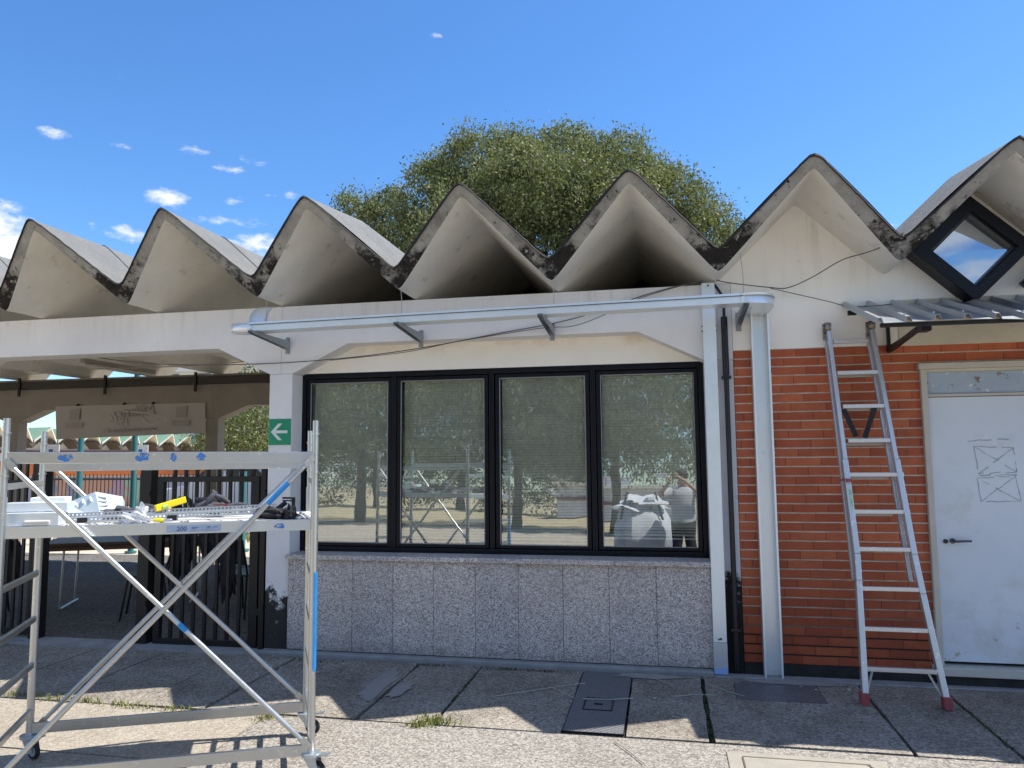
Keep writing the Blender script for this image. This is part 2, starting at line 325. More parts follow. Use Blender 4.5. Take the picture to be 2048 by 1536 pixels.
# ---------------------------------------------------------------- mesh helpers
class MB:
    def __init__(s): s.v = []; s.f = []
    def add(s, vs, fs):
        n = len(s.v); s.v += [tuple(a) for a in vs]; s.f += [tuple(i+n for i in f) for f in fs]; return s
    def box(s, x0, x1, y0, y1, z0, z1):
        return s.add([(x0,y0,z0),(x1,y0,z0),(x1,y1,z0),(x0,y1,z0),(x0,y0,z1),(x1,y0,z1),(x1,y1,z1),(x0,y1,z1)],
                     [(0,3,2,1),(4,5,6,7),(0,1,5,4),(1,2,6,5),(2,3,7,6),(3,0,4,7)])
    def prism(s, poly, y0, y1):                   # polygon in (x,z), extruded along y
        n = len(poly); vs = [(x, y0, z) for x, z in poly] + [(x, y1, z) for x, z in poly]
        return s.add(vs, [tuple(range(n)), tuple(range(2*n-1, n-1, -1))] + [(i, n+i, n+(i+1) % n, (i+1) % n) for i in range(n)])
    def bar(s, p, q, wd, h, up=(0, 0, 1)):        # rectangular bar from p to q
        p, q = Vector(p), Vector(q); d = (q-p).normalized(); a = d.cross(Vector(up))
        if a.length < 1e-4: a = d.cross(Vector((1, 0, 0)))
        a.normalize(); b = a.cross(d); a *= wd/2; b *= h/2
        vs = [p-a-b, p+a-b, p+a+b, p-a+b, q-a-b, q+a-b, q+a+b, q-a+b]
        return s.add(vs, [(0,3,2,1),(4,5,6,7),(0,1,5,4),(1,2,6,5),(2,3,7,6),(3,0,4,7)])
    def tube(s, pts, r, n=10, cap=True):
        pts = [Vector(p) for p in pts]; m = len(pts); rs = r if isinstance(r, (list, tuple)) else [r]*m
        vs = []; t0 = None; a = None
        for i, p in enumerate(pts):
            d = (pts[min(i+1, m-1)] - pts[max(i-1, 0)]).normalized()
            if a is None:
                a = d.cross(Vector((0, 0, 1)) if abs(d.z) < .9 else Vector((1, 0, 0))).normalized()
            else:
                a = (a - d*a.dot(d)).normalized()
            b = d.cross(a)
            for k in range(n):
                th = 2*math.pi*k/n; vs.append(p + (a*math.cos(th) + b*math.sin(th))*rs[i])
        fs = [(i*n+k, i*n+(k+1) % n, (i+1)*n+(k+1) % n, (i+1)*n+k) for i in range(m-1) for k in range(n)]
        if cap: fs += [tuple(range(n-1, -1, -1)), tuple((m-1)*n+k for k in range(n))]
        return s.add(vs, fs)
    def torus(s, c, axis, Rr, r, n=24, k=8):
        c = Vector(c); ax = Vector(axis).normalized(); u = ax.cross(Vector((0, 0, 1))).normalized(); v = ax.cross(u)
        vs = []
        for i in range(n):
            th = 2*math.pi*i/n; o = u*math.cos(th)+v*math.sin(th)
            for j in range(k):
                ph = 2*math.pi*j/k; vs.append(c + o*(Rr+r*math.cos(ph)) + ax*(r*math.sin(ph)))
        return s.add(vs, [(i*k+j, ((i+1) % n)*k+j, ((i+1) % n)*k+(j+1) % k, i*k+(j+1) % k) for i in range(n) for j in range(k)])
    def sheet(s, grid):                            # grid: rows of points
        m, n = len(grid), len(grid[0])
        return s.add([p for row in grid for p in row], [(i*n+j, i*n+j+1, (i+1)*n+j+1, (i+1)*n+j) for i in range(m-1) for j in range(n-1)])
    def blob(s, c, rx, ry, rz, seed=0, amp=.25, nu=18, nv=12, fl=None):
        rnd = random.Random(seed); ph = [(rnd.uniform(1, 4), rnd.uniform(1, 4), rnd.uniform(1, 4), rnd.uniform(0, 6.3)) for _ in range(7)]
        vs = []
        for i in range(nv+1):
            th = math.pi*i/nv
            for j in range(nu):
                p = 2*math.pi*j/nu; d = Vector((math.sin(th)*math.cos(p), math.sin(th)*math.sin(p), math.cos(th)))
                k = 1 + amp*sum(math.sin(d.x*a*2.1+d.y*b*2.3+d.z*e*1.9+f) for a, b, e, f in ph)/3.2
                z = c[2]+d.z*rz*k
                if fl is not None: z = max(z, fl)
                vs.append((c[0]+d.x*rx*k, c[1]+d.y*ry*k, z))
        return s.add(vs, [(i*nu+j, (i+1)*nu+j, (i+1)*nu+(j+1) % nu, i*nu+(j+1) % nu) for i in range(nv) for j in range(nu)])
    def split(s, gap=.003):
        par = list(range(len(s.v)))
        def find(a):
            while par[a] != a: par[a] = par[par[a]]; a = par[a]
            return a
        for f in s.f:
            r = find(f[0])
            for i in f[1:]: par[find(i)] = r
        comp = {}
        for f in s.f: comp.setdefault(find(f[0]), []).append(f)
        cs = []
        for fs in comp.values():
            P = np.array([s.v[i] for f in fs for i in f]); cs.append([P.min(0)-gap, P.max(0)+gap, fs])
        ch = True
        while ch:
            ch = False
            for i in range(len(cs)):
                for j in range(len(cs)-1, i, -1):
                    a, b = cs[i], cs[j]
                    if (a[0] <= b[1]).all() and (b[0] <= a[1]).all():
                        cs[i] = [np.minimum(a[0], b[0]), np.maximum(a[1], b[1]), a[2]+b[2]]; cs.pop(j); ch = True
        out = []
        for _, _, fs in cs:
            ids = sorted({i for f in fs for i in f}); mp = {i: k for k, i in enumerate(ids)}
            q = MB(); q.v = [s.v[i] for i in ids]; q.f = [tuple(mp[i] for i in f) for f in fs]; out.append(q)
        return out
    def each(s, name, m, parent=None, **k):
        return [q.build(name, m, parent, **k) for q in s.split()]
    def build(s, name, m, parent=None, smooth=False, bevel=0, seg=2, solid=0, **tg):
        me = bpy.data.meshes.new(name); base = Vector(parent.get('_base', (0, 0, 0))) if parent is not None else Vector((0, 0, 0))
        me.from_pydata([tuple(Vector(a)-base) for a in s.v], [], s.f); me.validate(); me.update()
        import bmesh
        bm = bmesh.new(); bm.from_mesh(me)
        if not tg.pop('open_', False): bmesh.ops.recalc_face_normals(bm, faces=bm.faces)
        bm.to_mesh(me); bm.free()
        o = bpy.data.objects.new(name, me); COL.objects.link(o)
        ms = m if isinstance(m, (list, tuple)) else [m]
        for x in ms: me.materials.append(x)
        if smooth:
            me.shade_smooth(); me.set_sharp_from_angle(angle=R(38))
        if parent is not None: o.parent = parent; o['_base'] = tuple(base)
        if bevel:
            b = o.modifiers.new('bevel', 'BEVEL'); b.width = bevel; b.segments = seg; b.limit_method = 'ANGLE'; b.angle_limit = R(40)
        if solid:
            b = o.modifiers.new('solid', 'SOLIDIFY'); b.thickness = solid; b.offset = 0
        if tg: tag(o, **tg)
        return o
def tag(o, label=None, cat=None, group=None, kind=None):
    if label: o['label'] = label
    if cat: o['category'] = cat
    if group: o['group'] = group
    if kind: o['kind'] = kind
    return o
def thing(name, loc, label, cat, group=None):
    o = bpy.data.objects.new(name, None); COL.objects.link(o); o.location = loc; o.empty_display_size = .2
    o['_base'] = tuple(loc); tag(o, label, cat, group); return o
def npmesh(name, V, F, m, parent=None):
    me = bpy.data.meshes.new(name); n = len(V); k = F.shape[1]
    if parent is not None: V = V - np.array(parent['_base'])
    me.vertices.add(n); me.vertices.foreach_set('co', V.astype(np.float32).ravel())
    me.loops.add(F.size); me.loops.foreach_set('vertex_index', F.astype(np.int32).ravel())
    me.polygons.add(len(F)); me.polygons.foreach_set('loop_start', np.arange(0, F.size, k, dtype=np.int32))
    me.update(calc_edges=True); me.validate()
    me.materials.append(m); o = bpy.data.objects.new(name, me); COL.objects.link(o)
    if parent is not None: o.parent = parent
    return o
def copy_tree(o, parent=None):
    c = o.copy(); COL.objects.link(c)
    if parent is not None: c.parent = parent
    for ch in list(o.children): copy_tree(ch, c)
    return c
def text(name, s, size, mtl, loc, rot, parent=None, ext=.0015, mirror=False, align='CENTER', shear=0, sx=1.):
    cu = bpy.data.curves.new(name, 'FONT'); cu.body = s; cu.size = size; cu.extrude = ext; cu.align_x = align; cu.shear = shear
    tmp = bpy.data.objects.new(name+'_tmp', cu); COL.objects.link(tmp)
    bpy.context.view_layer.update()
    me = bpy.data.meshes.new_from_object(tmp.evaluated_get(bpy.context.evaluated_depsgraph_get()))
    bpy.data.objects.remove(tmp); bpy.data.curves.remove(cu)
    mt = Matrix.Translation(loc) @ rot.to_4x4() @ Matrix.Diagonal((-sx if mirror else sx, 1, 1, 1))
    if parent is not None: mt = Matrix.Translation(-Vector(parent['_base'])) @ mt
    me.transform(mt)
    if mirror: me.flip_normals()
    me.materials.clear(); me.materials.append(mtl)
    o = bpy.data.objects.new(name, me); COL.objects.link(o)
    if parent is not None: o.parent = parent
    return o
FACE = Matrix(((1, 0, 0), (0, 0, -1), (0, 1, 0)))      # text facing -y, upright
# ================================================================ GROUND
def area(name, m, rects, z, label=None, th=None):
    b = MB()
    for x0, x1, y0, y1 in rects:
        if th: b.box(x0, x1, y0, y1, z-th, z)
        else: b.add([(x0, y0, z), (x1, y0, z), (x1, y1, z), (x0, y1, z)], [(0, 1, 2, 3)])
    return b.build(name, m, open_=True, kind='structure')
area('ground', EARTH, [(-400, 400, -400, 400)], G-.06)
area('forecourt', AGG, [(-2.62, 12, -2.6, 4.72)], G-.004)
b = MB()                                           # worn concrete slabs under the scaffold
for i, (x0, x1) in enumerate([(-7.4, -5.6), (-5.6, -4.1), (-4.1, -2.62)]):
    for j, (y0, y1) in enumerate([(1.2, 2.7), (2.7, 3.93), (3.93, 4.72)]):
        dx = .35*j
        b.box(x0+.006, x1-.006, y0+.006, y1-.006, G-.05, G-.003-.003*((i+j) % 2))
b.build('paving', SLABL, kind='structure')
area('yard', YARD, [(-60, 60, -16, -2.6), (-16, -7.4, -2.6, 4.72), (-20, 6, 11.9, 15.2)], G-.012)  # strip behind the camera added and kept pale to bounce light onto the walls
area('road', ASPH, [(-60, 30, 18, 21.5)], G-.03)
# pavement slabs along the building
js = [-16, -14.2, -12.5, -10.9, -9.3, -7.6, -6.0, -5.05, -4.35, -3.66, -3.12, -2.57, -2.017, -1.487, -.665, -.29, .232, 1.348, 1.904, 2.75, 3.6, 5.2, 7, 9]
b = MB(); rnd = random.Random(3)
for i in range(len(js)-1):
    x0, x1 = js[i], js[i+1]
    if x0 == -.665: continue
    g = .008 if i % 3 else .014
    if x0 == .232: g = .016
    n = 9; dz = rnd.uniform(-.006, .004); y1 = 6.06
    L = [(x0+g+rnd.uniform(-.005, .005), 4.735+(y1-4.735)*k/n) for k in range(n+1)]
    Rr = [(x1-g+rnd.uniform(-.005, .005), 4.735+(y1-4.735)*k/n) for k in range(n+1)]
    poly = L + Rr[::-1]; m_ = len(poly); zt = G+dz
    b.add([(x, y, zt) for x, y in poly]+[(x, y, zt-.06) for x, y in poly],
          [tuple(range(m_))[::-1]] + [(k, m_+k, m_+(k+1) % m_, (k+1) % m_) for k in range(m_)])
b.build('pavement', SLABM, kind='structure')
MOSS = mat('joint_soil', (.02, .02, .014), (.035, .04, .02), 14, .95, bump=.4)
area('joint_bed', MOSS, [(-16, 12, 4.70, 6.2)], G-.028)
area('portico_floor', PAVERS, [(-16, -3.3, 6.3, 11.9)], G-.006)
area('threshold', CEMENT, [(-16, -3.5, 6.06, 6.30)], G+.012, th=.1)
b = MB().box(-3.5, .33, 6.10, 6.20, G-.05, G+.028).box(.33, 9, 6.065, 6.19, G-.05, G+.003)
b.build('cement_kerb', CEMENT, bevel=.01, kind='structure')
hz = G+.004
def cover(pts, name, label, key=None):
    t = thing(name, (pts[0][0], pts[0][1], G), label, 'cover plate')
    b = MB(); n = len(pts)
    b.add([(x, y, hz) for x, y in pts]+[(x, y, hz-.03) for x, y in pts], [tuple(range(n))]+[(k, (k+1) % n, n+(k+1) % n, n+k) for k in range(n)])
    b.build('plate', CHECKER, t)
    f = MB()
    for k in range(n):
        p, q = pts[k], pts[(k+1) % n]; f.bar((*p, hz-.006), (*q, hz-.006), .009, .010)
    f.build('rim', flat('rim_iron', (.015, .015, .016), .6, .5), t)
    if key:
        x0, x1, y0, y1 = key; f = MB()
        for p, q in (((x0, y0), (x1, y0)), ((x1, y0), (x1, y1)), ((x1, y1), (x0, y1)), ((x0, y1), (x0, y0))): f.bar((*p, hz+.002), (*q, hz+.002), .010, .004)
        f.bar(((x0+x1)/2-.03, (y0+y1)/2, hz+.003), ((x0+x1)/2+.03, (y0+y1)/2, hz+.003), .018, .006)
        f.build('lifting_handle', BLACK, t)
    return t
cover([(-.662, 4.76), (-.292, 4.76), (-.292, 6.035), (-.662, 6.035)], 'floor_hatch', 'long steel checker plate hatch with small square lifting flap below the window', (-.58, -.39, 5.16, 5.40))
cover([(.451, 5.556), (1.035, 5.56), (1.035, 5.97), (.462, 5.93)], 'drain_cover', 'small steel checker plate cover in front of the wide silver duct')
t = thing('inspection_lid', (.33, 4.0, G), 'pale concrete inspection lid set in the gravel at the lower right edge', 'lid')
LID = mat('lid_concrete', (.38, .345, .285), (.30, .275, .23), 7, .9, bump=.2, fine=.2)
MB().box(.30, 1.14, 3.7, 4.60, G-.02, G+.006).build('frame', LID, t, bevel=.006)
MB().box(.385, 1.04, 3.8, 4.52, G-.01, G+.010).build('lid', LID, t, bevel=.004)
MB().bar((.385, 4.522, G+.009), (1.05, 4.522, G+.009), .012, .004).bar((.383, 3.8, G+.009), (.383, 4.52, G+.009), .008, .004).bar((1.03, 4.52, G+.010), (1.07, 4.45, G+.010), .012, .004).build('joint', flat('lid_joint', (.13, .10, .07), .9), t)
MP = mat('mortar_smear', (.36, .34, .31), (.29, .275, .25), 7, .92, bump=.3, fine=.2)
rn = random.Random(8)
for cx_, cy_, rx_, ry_, rot in ((-2.13, 5.45, .10, .50, .05), (-1.93, 5.35, .07, .20, -.1), (-.15, 5.98, .32, .07, 0), (.9, 5.99, .45, .06, 0), (2.45, 5.55, .22, .12, .3)):
    b = MB(); n = 22; pts = []
    for k in range(n):
        a = 2*math.pi*k/n; r = rn.uniform(.65, 1.1); x, y = rx_*r*math.cos(a), ry_*r*math.sin(a); pts.append((cx_+x*math.cos(rot)-y*math.sin(rot), min(cy_+x*math.sin(rot)+y*math.cos(rot), 6.05), G+.0068))
    b.add(pts, [tuple(range(n))]); b.build('mortar_patch', MP, open_=True, kind='structure')
def debris():
    V = []; F = []; rn = np.random.RandomState(5)
    def chip(x, y, r):
        a = rn.uniform(0, 6.28); h = r*rn.uniform(.25, .6); n = 5; s = len(V)
        for k in range(n):
            q = a+k*1.2566; rr = r*rn.uniform(.6, 1); V.append((x+rr*math.cos(q), y+rr*.8*math.sin(q), G+.002)); 
        for k in range(n):
            q = a+k*1.2566; rr = r*rn.uniform(.4, .75); V.append((x+rr*math.cos(q), y+rr*.8*math.sin(q), G+.002+h))
        for k in range(n): F.append((s+k, s+(k+1) % n, s+n+(k+1) % n, s+n+k))
        F.append((s+n, s+n+1, s+n+2, s+n+3)); F.append((s+n, s+n+3, s+n+4, s+n))
    for _ in range(90):
        chip(rn.normal(-3.15, .35), rn.normal(5.9, .13) if rn.rand() < .7 else rn.uniform(5.2, 6), rn.uniform(.004, .014))
    for _ in range(330): chip(rn.uniform(-7, 2.9), rn.uniform(4.8, 6.0), rn.uniform(.002, .007))
    for _ in range(9): chip(rn.normal(-.02, .09), rn.normal(5.46, .06), rn.uniform(.006, .014))
    for x, y in ((.49, 6.0), (.93, 5.92), (1.02, 5.86), (1.25, 5.9)): chip(x, y, .016)
    F2 = [f if len(set(f)) == 4 else f for f in F]
    b = MB(); b.v = V; b.f = [tuple(dict.fromkeys(f)) for f in F2]
    b.build('rubble', mat('plaster_crumbs', (.5, .5, .48), (.36, .35, .34), 30, .9), kind='stuff', label='scattered plaster crumbs and gravel chips on the pavement', cat='rubble')
debris()
STRAW = flat('offcut_wire', (.42, .42, .36), .6)
for i, (p, lab) in enumerate([([(-1.22, 4.98+.33, 0), (-.75, 5.65, 0), (-.62, 5.72, 0)], 'longer pale straw lying across the dark slab left of the checker plate hatch'),
                ([(-.85, 5.58, 0), (-.70, 5.42, 0), (-.66, 5.36, 0)], 'short pale straw branching beside the long one near the hatch'),
                ([(-.60, 5.34, .008), (-.40, 5.36, .008), (-.25, 5.41, .008)], 'pale straw resting on top of the checker plate hatch'),
                ([(-.12, 5.93, 0), (0, 5.8, 0), (.03, 5.70, 0)], 'short pale straw right of the hatch near the granite wall'),
                ([(.02, 5.52, 0), (.18, 5.60, 0), (.32, 5.60, 0)], 'pale straw across the slab joint by the silver duct'),
                ([(.26, 5.85, 0), (.42, 5.68, .0), (.50, 5.58, .01)], 'pale straw touching the small drain cover'),
                ([(-.33, 4.62, 0), (-.25, 4.5, 0), (-.16, 4.34, 0)], 'pale straw lying in the sun on the gravel')]):
    MB().tube([(x, y, G+.008+z) for x, y, z in p], .0032, 6).build('straw', STRAW, label=lab, cat='straw', group='straws on the ground')
# ================================================================ BUILDING
Wd = 1.282; PK = [-5.326+Wd*k for k in range(-8, 11)]
BLD = thing('folded_roof_building', (-1.5, 6.2, G), 'low white pavilion with zigzag folded concrete roof, long window and red brick wall', 'building')
def tri(x):
    t = (x - PK[0]) % Wd; return min(t, Wd-t)
def ztop0(x):
    t = tri(x); h = Wd/2; s = .931
    zp = 2.10 - s*math.sqrt(t*t+.036**2); zv = 2.10-s*h + s*math.sqrt((h-t)**2+.034**2)
    k = min(max((t-.15)/(h-.3), 0), 1); return zp*(1-k)+zv*k
def zund(x):
    t = tri(x); h = Wd/2; s = 1.0
    zp = 2.0 - s*math.sqrt(t*t+.015**2); zv = 2.0-h + math.sqrt((h-t)**2+.022**2)
    k = min(max((t-.15)/(h-.3), 0), 1); return zp*(1-k)+zv*k
def cut(z): return 5.353 + (2.066-z)*.63
XB = -3.403                                         # left end of the enclosed part
def ztop(x, y):
    z = ztop0(x)
    if x > XB+.001:
        g = min(max((y-5.36)/1.1, 0), 1)
        k = max(0, (z-1.54)/.526); z += .15*g*k**.6
    return z
XS = []
for i in range(len(PK)-1):
    for k in range(40): XS.append(PK[i]+Wd*k/40)
XS = [x for x in XS if x > -16]
rnd = random.Random(2)
wob = {x: rnd.uniform(-.004, .004) for x in XS}
YE = 11.6
def roofgrid(xs, zf, ys, first):
    g = [[(x, first(x), zf(x, first(x))) for x in xs]]
    for y in ys: g.append([(x, y, zf(x, y)) for x in xs])
    return g
left = [x for x in XS if x <= XB+.002]; right = [x for x in XS if x >= XB-.002]; right[0] += .002
b = MB(); yy = [5.95, 6.08, 6.2, 6.32, 6.45, 6.9, 8, 9.5, YE]
for xs in (left, right): b.sheet(roofgrid(xs, lambda x, y: ztop(x, y)+.006, yy, lambda x: cut(ztop0(x))-.012))
roof = b.build('roof', BITUMEN, BLD, smooth=True, open_=True)
b = MB()
for k in range(2, 12):                               # felt seams: upper sheet laps the lower one
    pass
for xs in (left,):
    for y in (6.21,): b.sheet([[(x, yo, ztop(x, yo)+zo) for x in xs] for yo, zo in ((y, .009), (y, .016), (y+.02, .016), (y+.06, .008))])
b.build('felt_seam', BITUMEN, roof, open_=True)
b = MB(); b.sheet([[(x, cut(ztop0(x))-.014, ztop0(x)+.008+wob[x]) for x in XS], [(x, cut(ztop0(x))-.020, ztop0(x)-.008+wob[x]) for x in XS], [(x, cut(ztop0(x))-.004, ztop0(x)-.012+wob[x]) for x in XS]])
b.build('roof_lip', BLACKLIP, roof, open_=True)
b = MB(); rows = []                                   # exposed concrete edge of the folds
for k in range(7):
    f = k/6; row = []
    for i, x in enumerate(XS):
        z = ztop0(x)*(1-f)+zund(x)*f; bulge = .006*math.sin(math.pi*f) + .003*math.sin(x*61+f*9)*math.sin(math.pi*f)
        row.append((x+(.004*math.sin(x*47+f*5) if 0 < f < 1 else 0), cut(z)-bulge, z))
    rows.append(row)
b.sheet(rows); b.build('roof_edge', EDGE, BLD, smooth=True, open_=True)
b = MB(); yy = [5.9, 6.2, 6.6, 8, 9.5, YE]
b.sheet([[(x, cut(zund(x)), zund(x)) for x in XS]] + [[(x, y, zund(x)) for x in XS] for y in yy])
b.build('soffit', SOFFIT, BLD, smooth=True, open_=True)
b = MB(); b.sheet([[(x, YE, ztop(x, YE)) for x in XS], [(x, YE, zund(x)) for x in XS]])
b.build('rear_roof_edge', EDGE, BLD, open_=True)
# front beam with chamfered arches
XC = [-3.394-3.846*k for k in range(3, -1, -1)] + [.4525]
def arches(y0, y1, zt, zb, zc, mtl, name, xcs, run=.53, hw=.113, cutl=None, colm=None):
    b = MB()
    for i in range(len(xcs)-1):
        a, c = xcs[i]+hw, xcs[i+1]-hw
        b.prism([(a, zc), (a+run, zb), (c-run, zb), (c, zc), (c+hw, zc), (c+hw, zt), (a-hw, zt), (a-hw, zc)][::-1], y0, y1)
    if y0 < 7: b.box(xcs[-1], xcs[-1]+hw, y0, y1, zc, zt)
    b.build(name, mtl, BLD, bevel=.006)
arches(6.2, 6.46, 1.373, 1.008, .752, PLASTER, 'front_beam', XC)
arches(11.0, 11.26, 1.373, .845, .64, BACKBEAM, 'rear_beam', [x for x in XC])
for i, xc in enumerate(XC):
    MB().box(xc-.113, xc+.113, 6.203 if i == 4 else 6.2, 6.44, G-.05, .752).build('column', PILASTER if i == 4 else PLASTER, BLD, bevel=.008)
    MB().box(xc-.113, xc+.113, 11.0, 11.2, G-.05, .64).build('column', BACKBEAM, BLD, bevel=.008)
# gutter pipe on top of the rear beam, with brackets
b = MB().box(-16, -3.3, 10.93, 10.997, 1.20, 1.33)
b.build('rear_gutter', flat('rear_gutter_paint', (.06, .052, .045), .7), BLD, bevel=.01)
b = MB()
for x in (-14.5, -12.6, -10.9, -9.2, -7.5, -5.9): b.box(x-.02, x+.02, 10.90, 10.929, 1.08, 1.40)
b.each('gutter_bracket', BLACK, BLD)
# enclosed room
b = MB().box(XB+.01, XB+.10, 6.44, 11.3, G, 1.38)
b.build('side_wall', PLASTER, BLD)
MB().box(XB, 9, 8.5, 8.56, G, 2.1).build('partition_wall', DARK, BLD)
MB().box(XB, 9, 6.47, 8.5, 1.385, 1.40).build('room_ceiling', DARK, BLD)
b = MB()                                              # closes the roof void at the side of the portico
pr = [(6.6, zund(XB)), (11.5, zund(XB))]
# cream panel above the window
b = MB().box(-3.285, .345, 6.40, 6.45, .767, 1.12); b.build('lintel_panel', CREAM, BLD)
# gable wall over the brick
gx = [x for x in XS if .565 <= x <= 8.8]; gx = [.5665]+gx
# diamond window opening is covered by the frame
b = MB(); poly = [(x, zund(x)+.03) for x in gx]
top = poly; vs = []; fs = []
for (x, z) in top: vs += [(x, 6.2, .822), (x, 6.2, z)]
fs = [(2*i, 2*i+2, 2*i+3, 2*i+1) for i in range(len(top)-1)]
b.add(vs, fs); xs_ = [.4455, .47, .50, .53, .5665]
for q0, q1 in zip(xs_[:-1], xs_[1:]): b.add([(q0, 6.2015, 1.3735), (q1, 6.2015, 1.3735), (q1, 6.2015, zund(q1)+.03), (q0, 6.2015, zund(q0)+.03)], [(0, 1, 2, 3)])
b.build('gable_wall', GABLEP, BLD, open_=True)
MB().box(1.80, 3.6, 6.188, 6.205, .81, 1.17).build('wall_patch', LINTEL, BLD, bevel=.004)
# granite cladding
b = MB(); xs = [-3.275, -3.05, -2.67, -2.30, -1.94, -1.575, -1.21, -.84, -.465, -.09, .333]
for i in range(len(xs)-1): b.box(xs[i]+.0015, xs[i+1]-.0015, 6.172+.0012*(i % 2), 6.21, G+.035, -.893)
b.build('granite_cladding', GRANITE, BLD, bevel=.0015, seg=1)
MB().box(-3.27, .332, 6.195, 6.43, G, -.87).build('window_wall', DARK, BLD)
MB().box(-3.285, .335, 6.135, 6.42, -.892, -.852).build('window_sill', GRANITE, BLD, bevel=.004)
# brick wall
b = MB().box(.567, 1.932, 6.2, 6.24, -1.617, .822).box(1.932, 3.12, 6.2, 6.24, .672, .822).box(3.12, 9, 6.2, 6.24, -1.617, .822)
b.build('brick_wall', BRICK, BLD)
MB().box(.567, 1.93, 6.202, 6.25, G-.05, -1.617).box(3.12, 9, 6.21, 6.25, G-.05, -1.617).build('plinth', PLINTH, BLD)
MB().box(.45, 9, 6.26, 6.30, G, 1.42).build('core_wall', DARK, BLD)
# door
dr = MB().box(1.985, 3.05, 6.205, 6.235, -1.545, .408).build('door', WHITEP, BLD, bevel=.003)
b = MB()
b.box(1.932, 1.975, 6.165, 6.26, -1.57, .622).box(1.920, 3.13, 6.155, 6.26, .622, .668).box(3.06, 3.12, 6.165, 6.26, -1.57, .622)
b.box(1.975, 3.06, 6.180, 6.25, .412, .432).build('door_frame', JAMB, dr, bevel=.004)
MB().box(1.976, 3.059, 6.20, 6.24, .433, .60).build('transom', TRANSOM, dr, bevel=.003)
MB().box(1.976, 3.059, 6.178, 6.24, .600, .621).build('transom_rail', LINTEL, dr)
MB().box(1.90, 3.13, 6.12, 6.27, -1.632, -1.570).build('door_sill', JAMB, dr, bevel=.006)
MB().box(1.94, 9, 6.14, 6.27, G-.03, -1.634).build('door_step', PLINTH, dr)
b = MB().tube([(2.092, 6.205, -.668), (2.092, 6.193, -.668)], .020, 18).tube([(2.092, 6.195, -.668), (2.092, 6.158, -.668)], .009)
b.tube([(2.088, 6.155, -.668), (2.19, 6.152, -.664), (2.205, 6.156, -.664)], [.010, .0085, .008]); b.build('door_handle', galv('door_handle_metal', (.10, .10, .11), .22), dr, smooth=True)
MB().tube([(2.044, 6.206, -.672), (2.044, 6.194, -.672)], .016, 18).build('lock', BLACKPL, dr, smooth=True)
b = MB(); rn = random.Random(9)
def scr(p, q, w_=.006):
    n = 7; pts = [(p[0]+(q[0]-p[0])*i/n+rn.uniform(-.004, .004), p[1]+(q[1]-p[1])*i/n+rn.uniform(-.004, .004)) for i in range(n+1)]
    for i in range(n):
        if rn.random() < .12: continue
        a, c = pts[i], pts[i+1]; b.bar((a[0], 6.2038, a[1]), (c[0], 6.2038, c[1]), .0012, w_*rn.uniform(.5, 1.2), up=(0, 0, 1) if abs(c[0]-a[0]) > abs(c[1]-a[1]) else (1, 0, 0))
def DQ(u, v): return (1.985+(u-1855)*.00364+.02, .412-(v-792)*.00374)
for q in (((2.283, .032), (2.548, .022), (2.560, -.158), (2.300, -.170)), ((2.29, -.205), (2.55, -.190), (2.57, -.372), (2.305, -.378))):
    for i in range(4): scr(q[i], q[(i+1) % 4])
    scr(q[0], q[2]); scr(q[1], q[3])
scr((2.24, .075), (2.52, .085), .007); scr((2.31, -.185), (2.56, -.178), .008)
b.each('tape_residue', mat('tape_residue', (.40, .45, .50), (.27, .31, .36), 60, .8), dr)
